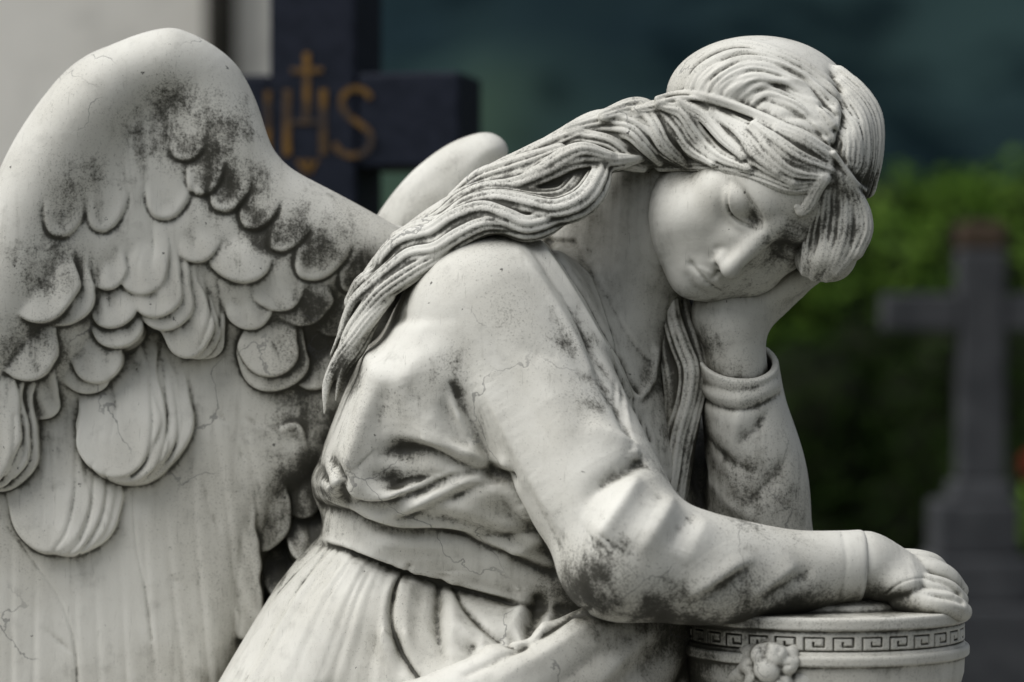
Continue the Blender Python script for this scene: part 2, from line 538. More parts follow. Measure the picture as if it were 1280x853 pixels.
def carve_robe(h):
    g = Stone(P(225, 935, .0) - np.array([0, .27, 0]), P(1085, 215, .0) + np.array([.02, .30, .02]), h)
    # ---- masses
    bod = [(640, 303), (585, 306), (535, 335), (492, 388), (458, 450), (432, 510), (410, 560), (392, 596), (390, 622), (402, 650), (415, 668), (560, 712), (760, 765), (850, 745), (872, 640), (866, 560), (846, 490), (815, 430), (770, 372), (715, 322)]
    g.inflate(flat_poly(bod, .05), .085, .112, .10, 0, ROBE)
    # skirt and lap
    sk = [(410, 640), (398, 672), (372, 698), (345, 732), (318, 775), (288, 825), (262, 870), (225, 945), (980, 945), (860, 840), (850, 790), (810, 740), (700, 717), (560, 672), (480, 648)]
    g.inflate(flat_poly(sk, .05), .07, .137, .10, .012, SKIRT)
    g.ell(P(640, 880, .0), (.17, .115, .10), None, .03, SKIRT)
    # sash
    sa = [(406, 626), (396, 672), (470, 697), (540, 721), (620, 745), (690, 760), (790, 775), (800, 728), (700, 708), (600, 674), (520, 651), (450, 634)]
    wa = [(412, 500), (400, 640), (392, 676), (372, 740), (800, 860), (830, 700), (720, 600), (560, 520)]
    g.inflate(flat_poly(wa, .05), .075, .130, .085, .002, SASH, clip=flat_poly(sa, -.02))
    # bodice pouched over the sash
    po = [(452, 440), (520, 440), (600, 470), (690, 580), (780, 720), (716, 726), (650, 702), (600, 682), (555, 667), (496, 662), (440, 643), (404, 634), (386, 610), (398, 570), (424, 500)]
    g.inflate(flat_poly(po, -.06), .065, .148, .030, .022, ROBE)
    # right arm, the near one
    g.chain(PP([(618, 402, -.025), (655, 470, -.045)]), [.0815, .074], .075, SLEEVE_R)
    g.chain(PP([(622, 402, -.030), (700, 540, -.082), (790, 690, -.150)]), [.081, .069, .058], .010, SLEEVE_R)
    g.chain(PP([(790, 692, -.150), (880, 711, -.142), (980, 716, -.122), (1050, 710, -.108), (1090, 706, -.100)]), [.058, .0505, .0395, .0338, .0325], .012, SLEEVE_R)
    g.ell(P(765, 715, -.145), (.040, .045, .030), None, .03, SLEEVE_R)
    # left arm
    g.chain(PP([(800, 450, .20), (870, 590, .14), (946, 700, .075)]), [.060, .058, .055], .02, SLEEVE_L)
    g.chain(PP([(948, 700, .070), (946, 600, .052), (930, 510, .033), (921, 440, .020)]), [.052, .0490, .0405, .0375], .014, SLEEVE_L)
    # mantle swept over the lap
    g.chain(PP([(830, 762, -.06), (770, 795, -.095), (700, 838, -.125), (610, 885, -.145), (520, 925, -.15)]), [.030, .036, .043, .048, .05], .006, MANTLE, flat=.8)
    g.chain(PP([(850, 785, -.05), (815, 830, -.075), (770, 885, -.10), (730, 940, -.11)]), [.020, .026, .032, .036], .010, MANTLE)
    g.chain(PP([(872, 770, -.01), (855, 810, -.03), (828, 860, -.05), (800, 940, -.06)]), [.014, .020, .026, .03], .006, MANTLE)
    g.smooth(12)
    g.chain(PP([(738, 436, .080), (800, 335, .062), (868, 255, .030)]), [.078, .0585, .054], .030, SKIN)
    g.chain(PP([(690, 345, .10), (760, 270, .075), (830, 205, .045)]), [.050, .048, .046], .03, SKIN)
    g.renorm()
    # ---- neckline: the bare throat lies a little below the cloth
    sl, X, Y, Z = g.block(P(640, 520, -.2), P(900, 270, .2))
    d2 = poly_sdf(X, Z, flat_poly(V_NECK, -.01))
    w = np.clip(.5 - d2 / .014, 0, 1)
    w = w * w * (3 - 2 * w)
    off = np.isin(g.L[sl], (SLEEVE_R, SLEEVE_L))
    off |= g.L[sl] == SKIN
    g.F[sl] += np.where(off, 0, .002 * w)
    g.L[sl][(w > .5) & ~off] = SKIN
    D = lambda px, a, s_, back=0.0: draw(g, px, a, s_, back)
    edge = [(680, 303), (702, 335), (737, 390), (770, 448), (793, 494)]
    D([(x - 5, y + 3) for x, y in edge], .0050, .0032)
    D([(x + 5, y - 2) for x, y in edge], -.0050, .0032)
    D([(790, 498), (803, 502), (816, 484)], -.003, .003)
    D([(x - 17, y + 5) for x, y in edge[:-1]] + [(790, 508)], [-.0015, -.003, -.003, -.003, -.001], .004)
    D([(x - 30, y + 12) for x, y in edge[:-1]], [.001, .003, .0035, .002], .005)
    D([(797, 498), (812, 480), (820, 440)], .0045, .0045)
    for i in range(6):
        D([(770 + i * 7, 478 + i * 8), (775 + i * 7, 510 + i * 6), (785 + i * 6, 548 + i * 3)], [-.001, -.0032, -.001], .0022)
        D([(773.5 + i * 7, 482 + i * 8), (778.5 + i * 7, 513 + i * 6), (788 + i * 6, 550 + i * 3)], [.0005, .002, .0005], .0022)
    g.smooth(1)
    # ---- front of the sleeve against the chest
    D([(722, 395), (742, 440), (768, 500), (792, 555)], [-.002, -.006, -.007, -.004], [.007, .009, .009, .007])
    D([(700, 420), (730, 470), (760, 520)], [-.001, -.0025, -.001], .012)
    def D(px, a, s_, back=0.0):
        # strokes swell and die away along their length
        n = len(px)
        q = catmull(np.array(px, float), 5)
        t = np.linspace(0, 1, len(q))
        am = np.interp(t, np.linspace(0, 1, n), np.asarray(a, float) * np.ones(n))
        sg = np.interp(t, np.linspace(0, 1, n), np.asarray(s_, float) * np.ones(n)) * .76
        w = np.clip((np.minimum(t, 1 - t) + .03) / .24, 0, 1)
        draw(g, [tuple(v) for v in q], am * 1.22 * w * w * (3 - 2 * w), sg, back)
    # ---- sleeve folds at the bend of the elbow
    D([(725, 530), (760, 543), (790, 562), (797, 580)], [.001, .005, .006, .002], [.012, .012, .010, .008])
    D([(812, 574), (800, 578), (780, 588), (757, 602), (738, 620), (722, 650)], [-.007, -.008, -.008, -.007, -.004, -.001], [.006, .007, .008, .009, .010, .012])
    D([(800, 592), (790, 612), (774, 640), (757, 665), (742, 682)], [.003, .008, .009, .008, .002], [.008, .010, .011, .012, .012])
    D([(850, 606), (836, 612), (815, 624), (798, 644), (784, 672), (772, 705)], [-.007, -.008, -.008, -.007, -.004, -.001], [.006, .007, .008, .009, .010, .012])
    D([(842, 618), (832, 640), (815, 668), (795, 700)], [.003, .006, .005, .001], [.009, .011, .012, .012])
    D([(868, 640), (852, 660), (838, 690)], [-.002, -.0035, -.001], [.008, .010, .012])
    D([(885, 648), (872, 672), (855, 710)], [.002, .003, .001], [.010, .012, .014])
    D([(852, 750), (880, 733), (915, 712), (950, 694)], [.001, .006, .006, .001], [.009, .010, .010, .010])
    D([(870, 755), (898, 740), (925, 720), (948, 704)], [-.001, -.006, -.005, -.001], [.008, .008, .008, .008])
    D([(930, 750), (955, 736), (982, 716), (1000, 705)], [.001, .0035, .0035, .001], .009)
    D([(950, 752), (972, 740), (1000, 722), (1020, 708)], [-.001, -.0035, -.003, -.001], .008)
    draw(g, [(1052, 664), (1057, 690), (1057, 720), (1050, 748)], -.0006, .0020)
    draw(g, [(1068, 666), (1074, 690), (1074, 720), (1066, 748)], .0004, .0060)
    D([(655, 560), (668, 620), (690, 668), (712, 705)], [0, -.002, -.002, 0], .010)
    # long soft planes of the upper sleeve
    D([(590, 455), (625, 520), (668, 600), (705, 670)], [.001, .005, .005, .001], .013)
    D([(640, 430), (690, 500), (720, 560)], [.000, .0035, .001], .018)
    D([(600, 400), (640, 470), (690, 560)], [.0, -.0022, -.001], .012)
    D([(640, 425), (672, 442), (705, 450)], [0, -.002, 0], .010)
    # ---- crease between bodice and sleeve, and the deep pockets of the bodice
    D([(560, 474), (572, 496), (592, 535), (612, 580), (640, 620), (672, 672), (712, 735)], [-.002, -.009, -.010, -.010, -.008, -.008, -.004], [.006, .007, .007, .007, .008, .008, .008])
    D([(552, 495), (560, 522), (572, 545), (590, 560)], [-.002, -.007, -.007, -.002], [.007, .007, .007, .006])
    D([(563, 490), (572, 520), (588, 552)], [.001, .004, .002], .005)
    D([(540, 636), (590, 622), (640, 618)], [.001, .003, .001], [.015, .02, .02])
    D([(409, 568), (419, 585), (428, 612), (436, 638)], [-.002, -.009, -.009, -.006], .0055)
    D([(400, 580), (406, 600), (416, 622)], [-.001, -.005, -.002], .005)
    D([(424, 480), (412, 520), (401, 560), (396, 590)], [-.002, -.005, -.006, -.002], [.006, .006, .006, .006])
    D([(428, 590), (440, 560), (455, 500), (475, 430)], [.002, .003, .003, .001], .012)
    D([(470, 560), (480, 500), (500, 430)], [0, -.0025, 0], .014)
    D([(510, 470), (520, 500), (538, 525)], [-.001, -.003, -.001], .012)
    for px, a, sg in (
            ([(480, 543), (520, 547), (560, 557), (600, 571), (632, 580)], [0, .003, .005, .006, .004], [.008, .007, .006, .005, .005]),
            ([(466, 572), (500, 563), (535, 569), (575, 584), (618, 593), (640, 596)], [0, -.007, -.012, -.014, -.011, -.006], [.008, .008, .0065, .005, .005, .005]),
            ([(452, 595), (490, 601), (525, 600), (555, 590)], [0, -.006, -.006, -.003], [.008, .008, .007, .005]),
            ([(418, 596), (446, 616), (480, 622), (518, 612), (556, 594), (600, 582)], [.001, .005, .006, .006, .005, .002], .006),
            ([(440, 628), (490, 631), (534, 612), (575, 593), (610, 588)], [-.002, -.007, -.008, -.008, -.004], .005),
            ([(446, 646), (500, 639), (545, 619), (598, 595)], [.001, .005, .006, .002], .0055),
            ([(500, 650), (550, 633), (600, 608), (640, 596)], [0, -.0045, -.005, -.001], .005),
            ([(560, 664), (610, 672), (660, 668), (690, 650)], [0, -.004, -.004, 0], .006),
            ([(600, 690), (640, 690), (690, 672)], [0, .004, 0], .007)):
        draw(g, px, a, sg)
    lip = [(396, 632), (420, 640), (440, 645), (464, 658), (498, 667), (540, 667), (575, 671), (602, 684), (650, 704), (712, 724)]
    draw(g, lip, [-.004, -.008, -.010, -.011, -.011, -.011, -.010, -.009, -.008, -.005], .0042)
    draw(g, [(x + 2, y - 13) for x, y in lip], [.001, .003, .004, .0045, .0045, .0045, .004, .003, .002, .001], .0058)
    draw(g, [(566, 482), (582, 515), (600, 552), (616, 588)], [-.003, -.008, -.009, -.007], .0040)
    draw(g, [(556, 492), (566, 522), (584, 552)], [-.002, -.006, -.003], .0042)
    draw(g, [(562, 486), (575, 520), (592, 552)], [.001, .0035, .001], .0045)
    # lower edge of the sash
    lo = [(396, 676), (430, 686), (470, 699), (540, 723), (620, 747), (690, 762)]
    D([(x, y - 4) for x, y in lo], .0028, .0035)
    D([(x, y + 3) for x, y in lo], -.0052, .0032)
    D = lambda px, a, s_, back=0.0: draw(g, px, np.asarray(a) * .9, np.asarray(s_) * .72, back)
    # ---- skirt: fine gathers fanning from the sash, then a few deep folds
    rng = random.Random(4)
    for i in range(18):
        t = (i + rng.uniform(-.3, .3)) / 17
        x0 = 404 + 104 * t; y0 = 683 + 31 * t
        x1 = 268 + 228 * t + rng.uniform(-9, 9); y1 = 880
        c = rng.uniform(.35, .95); wd = rng.uniform(.9, 1.7)
        mid = ((x0 * .55 + x1 * .45) - 10 * (1 - t) + rng.uniform(-4, 4), y0 * .55 + y1 * .45)
        D([(x0, y0), ((x0 + mid[0]) / 2 - 5 * (1 - t), (y0 + mid[1]) / 2), mid, (x1, y1)], [-.0014 * c, -.0038 * c, -.0030 * c * rng.uniform(.4, 1.1), -.0016 * c], [.0030, .0036 * wd, .0048 * wd, .0065 * wd])
        D([(x0 + 4, y0 + 4), ((x0 + mid[0]) / 2 + 1, (y0 + mid[1]) / 2 + 3), (mid[0] + 8, mid[1] + 2), (x1 + 9, y1)], [.0008 * c, .0026 * c, .0026 * c, .0016 * c], [.0040, .0050 * wd, .0065 * wd, .008 * wd])
    D([(512, 708), (497, 728), (490, 755), (491, 785), (503, 818), (524, 852), (530, 875)], [-.003, -.006, -.006, -.006, -.006, -.005, -.003], [.0034, .0036, .0036, .0034, .0034, .0034, .0034])
    D([(503, 712), (484, 740), (478, 775), (486, 815), (505, 855)], [.003, .007, .007, .006, .003], [.008, .008, .009, .009, .009])
    D([(520, 720), (508, 745), (506, 785), (520, 825)], [.002, .006, .006, .003], [.008, .009, .010, .010])
    D([(549, 732), (548, 755), (546, 780), (549, 805), (556, 825)], [-.005, -.011, -.009, -.006, -.002], [.005, .005, .0055, .006, .007])
    D([(565, 742), (567, 775), (566, 815)], [.003, .006, .002], .009)
    D([(568, 736), (585, 765), (612, 792), (635, 806), (655, 808)], [-.003, -.0055, -.0065, -.007, -.003], .0036)
    D([(560, 760), (585, 795), (615, 815), (645, 822)], [.001, .005, .005, .002], .009)
    D([(583, 822), (590, 808), (604, 806)], [-.003, -.006, -.002], .010)
    D([(640, 782), (650, 766), (654, 748)], [.002, .008, .003], .008)
    D([(628, 796), (652, 795), (668, 775), (672, 752)], [-.003, -.010, -.010, -.006], .007)
    D([(640, 808), (668, 800), (684, 778), (690, 756)], [.002, .004, .004, .002], .006)
    # mantle pleats
    D([(742, 775), (690, 812), (630, 845)], [.001, .005, .003], .010)
    D([(790, 790), (740, 825), (690, 865)], [-.001, -.005, -.004], .012)
    D([(810, 795), (770, 830), (735, 870)], [.001, .004, .003], .009)
    D([(742, 756), (690, 793), (640, 824), (585, 850)], [-.003, -.006, -.006, -.004], .005, .01)
    # ---- the near cuff ends square at the wrist
    c1 = P(1079, 708, -.104); nv = unit([1.0, .05, -.06])
    sl, X, Y, Z = g.block(c1 - .06, c1 + .06)
    dp = (X - F32(c1[0])) * F32(nv[0]) + (Y - F32(c1[1])) * F32(nv[1]) + (Z - F32(c1[2])) * F32(nv[2])
    A = g.F[sl]; hh = np.maximum(.006 - np.abs(A - dp), 0)
    g.F[sl] = np.where(dp > -.02, np.maximum(A, dp) + hh * hh * F32(.25 / .006), A)
    # ---- left sleeve: hollow cuff cut on a slant, with a rolled hem
    c0 = P(921, 448, .022); nv = unit([.05, -.62, 1.0])
    sl, X, Y, Z = g.block(c0 - .055, c0 + .055)
    dp = (X - F32(c0[0])) * F32(nv[0]) + (Y - F32(c0[1])) * F32(nv[1]) + (Z - F32(c0[2])) * F32(nv[2])
    g.F[sl] = np.where((g.L[sl] == SLEEVE_L) & (dp > -.008), np.maximum(g.F[sl], dp), g.F[sl])
    ax = unit(P(918, 430, .018) - P(930, 510, .033))
    g.chain([c0 - ax * .022, c0 + ax * .06], [.0315, .0335], .003, None, True)
    draw(g, [(876, 484), (892, 494), (918, 499), (946, 495), (974, 480)], .0016, .0048)
    draw(g, [(877, 497), (892, 508), (918, 513), (946, 509), (976, 494)], -.0026, .0030)
    draw(g, [(875, 476), (892, 484), (918, 489), (946, 485), (973, 471)], -.0012, .0024)
    D([(925, 500), (922, 530), (912, 570)], [.003, .004, 0], .010)
    D([(968, 500), (950, 530), (925, 552)], [-.001, -.004, -.001], .007)
    D([(880, 545), (905, 572), (940, 590)], [-.001, -.004, -.001], .008)
    D([(990, 560), (965, 600), (930, 630)], [-.001, -.0035, -.001], .009)
    D([(884, 600), (915, 632), (950, 648)], [.001, .004, .001], .010)
    D([(880, 520), (890, 580), (905, 640)], [0, -.003, -.001], .012)
    D([(862, 520), (866, 580), (880, 640)], [-.002, -.006, -.004], .008)
    D([(975, 500), (985, 560), (990, 620)], [0, .002, 0], .016)
    return g

# ------------------------------------------------------------------ the wings
WING = 1
def YW(px):
    return .075 - (480 - px) * .00006

def feather(g, root, tip, hw, edge, tk=.003, sharp=.0028, end=1.0, taper=.75, label=WING, dome=.26, sink=.004, ref=None, yoff=0.0, wob=1.0):
    """A tongue of carved feather: it grows out of the surface at its root and stands edge metres proud at its tip."""
    hr = g.hit(*root); ht = g.hit(*(ref or (tip[0], tip[1] + 3)))
    ya = hr[1] if hr is not None else YW(root[0]); yb = ht[1] if ht is not None else YW(tip[0])
    hw = hw * S0 * 1.07
    A = P(root[0], root[1], ya + tk + sink + yoff); B = P(tip[0], tip[1], yb + tk - edge + yoff)
    L = np.linalg.norm(B - A)
    a = (B - A) / L
    n = unit(np.array([0, -1.0, 0]) - a * a[1] * -1)
    b = np.cross(a, n)
    m = hw + .012
    lo = np.minimum(A, B) - m; hi = np.maximum(A, B) + m
    hi[1] += .05
    bl = g.block(lo, hi)
    if bl is None: return
    sl, X, Y, Z = bl
    X = X - F32(A[0]); Y = Y - F32(A[1]); Z = Z - F32(A[2])
    u = X * F32(a[0]) + Y * F32(a[1]) + Z * F32(a[2])
    v = X * F32(b[0]) + Y * F32(b[1]) + Z * F32(b[2])
    w = X * F32(n[0]) + Y * F32(n[1]) + Z * F32(n[2])
    ph = root[0] * .37 + root[1] * .23
    v = v + F32(hw * .05 * wob) * np.sin(u * F32(2.2 / hw) + F32(ph)) + F32(hw * .03 * wob) * np.sin(u * F32(5.1 / hw) + F32(ph * 2.3))
    w = w + F32(.0006) * np.sin(v * F32(7 / hw) + u * F32(2.5 / hw) + F32(ph))
    if hw > .02:                                # the shaft
        w = w + F32(.0009) * np.exp(-((v - F32(hw * .12)) / F32(.0016)) ** 2) * np.clip(u / F32(L) * 2 - .4, 0, 1) * np.clip((F32(L) - u) / F32(hw) - .3, 0, 1)
    e = hw * end
    t = np.clip(u, 0, max(L - e, 1e-4))
    rad = F32(hw) * (F32(taper) + F32(1 - taper) * np.clip(t / F32(max(L - e, 1e-4)), 0, 1))
    uu = (u - t) / F32(end)
    d2 = np.sqrt(uu * uu + v * v) - rad
    top = w - F32(tk) - F32(dome * hw * .18) * (1 - np.clip((v * v + uu * uu) / F32(hw * hw), 0, 1.3))
    hh = np.maximum(sharp - np.abs(d2 - top), 0)
    d = np.maximum(d2, top) + hh * hh * F32(.25 / sharp)
    d = np.maximum(d, -w - F32(.045))
    g.put(sl, d.astype(F32), .0016, label)

def carve_wing(h):
    g = Stone(P(-72, 945, .0) - np.array([0, .03, 0]), P(535, 25, .0) + np.array([0, .20, .0]), h)
    out = [(-60, 960), (-60, 520), (-20, 400), (0, 312), (22, 240), (62, 150), (112, 90), (165, 55), (212, 44), (250, 52), (284, 82), (308, 130), (334, 178), (372, 222), (420, 257), (470, 280), (510, 292), (520, 420), (420, 600), (366, 640), (336, 690), (326, 745), (320, 800), (302, 880), (290, 960)]
    g.inflate(flat_poly([tuple(q) for q in catmull(out, 4)], .10), .125, .045, .05, 0, WING, tilt=(.08, 0))
    # the thick roll of the leading edge
    g.chain(PP([(-30, 480, .055), (6, 370, .045), (36, 272, .040), (78, 186, .040), (124, 126, .042), (168, 92, .045), (213, 80, .048)]), [.030, .034, .036, .036, .034, .030, .0265], .035, WING)
    g.chain(PP([(213, 80, .048), (247, 96, .050), (272, 150, .056), (304, 205, .062), (352, 254, .070), (412, 292, .076), (480, 318, .080)]), [.0265, .0255, .026, .027, .028, .028, .028], .030, WING)
    g.ell(P(262, 175, .075), (.045, .034, .075), None, .04, WING)
    g.ell(P(70, 330, .075), (.06, .045, .11), None, .05, WING)
    g.ell(P(150, 230, .085), (.085, .050, .12), None, .05, WING)
    g.ell(P(330, 320, .085), (.10, .034, .06), None, .05, WING)
    g.renorm()
    # ---- long flight feathers below: shallow overlapping strips
    for px in ([(290, 470), (316, 590), (322, 690)], [(262, 500), (284, 640), (296, 770), (300, 860)], [(236, 500), (244, 660), (262, 860)], [(205, 600), (214, 720), (232, 860)], [(178, 600), (184, 740), (196, 860)], [(150, 690), (158, 860)], [(118, 690), (124, 860)], [(92, 690), (97, 860)], [(45, 690), (42, 860)], [(15, 610), (14, 860)]):
        draw(g, px, [-.0002] + [-.0011] * (len(px) - 2) + [-.0010], .0024)
        draw(g, [(x + 7, y) for x, y in px], [.0002] + [.0012] * (len(px) - 2) + [.0010], .0060)
    def F(root, tip, hw, edge, **k):
        if edge < .0085:                       # nested edge: it stands on the feather below it
            k['ref'] = (tip[0], tip[1] - 22); edge = .0056
        else:
            edge *= .72
        feather(g, root, tip, hw, edge, **k)
    # right-hand secondary tips (low relief) beside the robe
    F((402, 590), (386, 706), 36, .006, end=1.3, yoff=.03)
    F((385, 640), (352, 752), 34, .004, end=1.3, yoff=.036)  # added to close the gap, where shade is painted into the colour
    F((392, 540), (374, 648), 30, .013, end=1.5)
    F((362, 560), (346, 672), 30, .012, end=1.5)
    F((330, 575), (330, 690), 33, .012, end=1.6)
    F((298, 620), (304, 800), 26, .011, end=1.8)
    # ---- big covert, lower left, with its nested edges
    F((105, 560), (103, 690), 46, .014, end=1.5)
    F((94, 555), (93, 695), 47, .006, end=1.5)
    F((82, 550), (82, 694), 48, .006, end=1.5)
    F((62, 540), (58, 692), 50, .006, end=1.5)
    # far left covert cut by the frame
    F((10, 490), (0, 615), 42, .014, end=1.5)
    F((-2, 485), (-12, 613), 42, .007, end=1.5)
    F((-10, 480), (-22, 606), 40, .006, end=1.5)
    # ---- big covert of the middle
    F((176, 455), (172, 606), 64, .020, end=1.35)
    F((163, 450), (164, 606), 61, .006, end=1.35)
    F((152, 450), (157, 604), 55, .006, end=1.35)
    F((144, 445), (147, 598), 50, .006, end=1.3)
    # ---- scallops between
    F((46, 450), (52, 525), 25, .012)
    F((40, 410), (26, 476), 38, .012)
    F((106, 420), (106, 493), 36, .011, end=1.1)
    F((122, 410), (122, 480), 31, .010, end=1.1)
    F((147, 370), (148, 436), 31, .011, end=.9)
    F((139, 345), (141, 411), 28, .009, end=.9)
    # ---- fan under the bend of the wing
    F((232, 330), (262, 449), 30, .018, end=1.5)
    F((224, 325), (252, 449), 30, .006, end=1.5)
    F((214, 320), (240, 448), 33, .006, end=1.5)
    F((203, 310), (206, 414), 37, .007, end=1.15)
    F((194, 300), (192, 398), 35, .006, end=1.15)
    F((184, 280), (175, 370), 32, .006, end=1.2)
    # ---- right cluster
    F((398, 430), (388, 488), 29, .010)
    F((420, 370), (410, 420), 37, .010)
    F((343, 400), (336, 490), 44, .013)
    F((338, 395), (338, 472), 37, .008)
    F((380, 350), (373, 408), 37, .009)
    F((312, 360), (311, 413), 29, .010)
    F((347, 330), (350, 390), 33, .010)
    # ---- upper scallops, fading into the roll
    F((78, 330), (72, 408), 43, .011, end=1.2, sink=.008)
    F((58, 320), (44, 404), 43, .007, end=1.2, sink=.008)
    F((136, 310), (130, 363), 26, .010)
    F((302, 300), (302, 354), 42, .016, dome=.9)
    F((241, 255), (247, 329), 31, .012, end=1.2, sink=.008)
    g.smooth(1)
    # the highest scallops are only engraved in the swelling stone
    def scallop(cx, cy, hw, hh, lean=0, d=.0032):
        px = [(cx - hw + lean * 2, cy - hh), (cx - hw * .93 + lean, cy - hh * .5), (cx - hw * .55, cy - hh * .12), (cx, cy), (cx + hw * .55, cy - hh * .12), (cx + hw * .93 + lean, cy - hh * .5), (cx + hw + lean * 2, cy - hh)]
        draw(g, px, [0, -d * .7, -d, -d, -d, -d * .7, 0], .0022)
        draw(g, [(cx + (x - cx) * .78, cy - 6 + (y - cy) * .8) for x, y in px], [0, d * .4, d * .7, d * .8, d * .7, d * .4, 0], .0050)
        draw(g, [(cx + (x - cx) * 1.16, cy + 5 + (y - cy) * .9) for x, y in px], [0, -d * .3, -d * .4, -d * .5, -d * .4, -d * .3, 0], .0050)
    scallop(231, 204, 23, 26, 2, .0022)
    scallop(206, 278, 31, 58, 4)
    scallop(252, 247, 26, 46, 3, .0026)
    scallop(281, 268, 28, 48, 4)
    scallop(317, 290, 27, 44, 5)
    scallop(392, 354, 36, 52, 8)
    scallop(443, 369, 31, 44, 8)
    scallop(352, 318, 26, 40, 8, .0022)
    scallop(76, 300, 29, 56, 4, .0026)
    scallop(128, 293, 28, 60, 4, .0026)
    D = lambda px, a, s_: draw(g, px, a, s_)
    for px in ([(186, 470), (191, 530), (183, 575), (164, 598)], [(203, 450), (209, 530), (199, 578), (180, 602)], [(216, 470), (223, 540), (207, 585)], [(94, 560), (93, 620), (83, 665), (68, 688)], [(116, 580), (115, 630), (101, 675), (85, 693)], [(133, 590), (131, 635), (113, 675), (98, 694)], [(256, 345), (263, 395), (251, 432)], [(271, 350), (276, 400), (263, 440)], [(30, 520), (28, 570), (12, 605)], [(18, 520), (16, 570), (2, 600)]):
        draw(g, px, [-.0008] + [-.0014] * (len(px) - 2) + [-.0010], .0016)
        draw(g, [(x - 6, y - 2) for x, y in px], [.0002] + [.0009] * (len(px) - 2) + [.0005], .0045)
    # quills and small carved strokes
    D = lambda px, a, s_: draw(g, px, a, s_)
    for x0, y0, x1, y1 in ((136, 470, 148, 540), (60, 540, 66, 640), (190, 280, 190, 330), (335, 420, 352, 455)):
        D([(x0, y0), ((x0 + x1) / 2 + 2, (y0 + y1) / 2), (x1, y1)], [-.0004, -.0012, -.0003], .0016)
    for x0, y0, x1, y1 in ((270, 515, 283, 528), (308, 522, 322, 532), (255, 600, 262, 640), (300, 560, 306, 580), (262, 640, 275, 660), (320, 590, 328, 625), (215, 720, 226, 733), (60, 790, 92, 818)):
        D([(x0, y0), ((x0 + x1) / 2, (y0 + y1) / 2), (x1, y1)], [-.0005, -.0018, -.0005], .0020)
    # cracks of the old marble
    D([(10, 660), (40, 700), (75, 750), (92, 800), (97, 853)], -.0010, .0010)
    D([(165, 615), (170, 680), (182, 740), (190, 800)], -.0010, .0010)
    return g

def carve_far_wing(h):
    y = .20
    g = Stone(P(440, 420, y) - np.array([0, .06, 0]), P(665, 145, y) + np.array([0, .06, 0]), h)
    out = [(462, 285), (476, 262), (497, 234), (522, 208), (556, 183), (588, 169), (612, 166), (630, 176), (635, 192), (624, 216), (606, 245), (585, 300), (560, 400), (470, 400)]
    g.inflate(flat_poly([tuple(q) for q in catmull(out, 6)], y), y, .030, .032, 0, WING)
    g.smooth(3)
    draw(g, [(500, 262), (540, 225), (590, 195)], [-.001, -.003, -.001], .012)
    return g

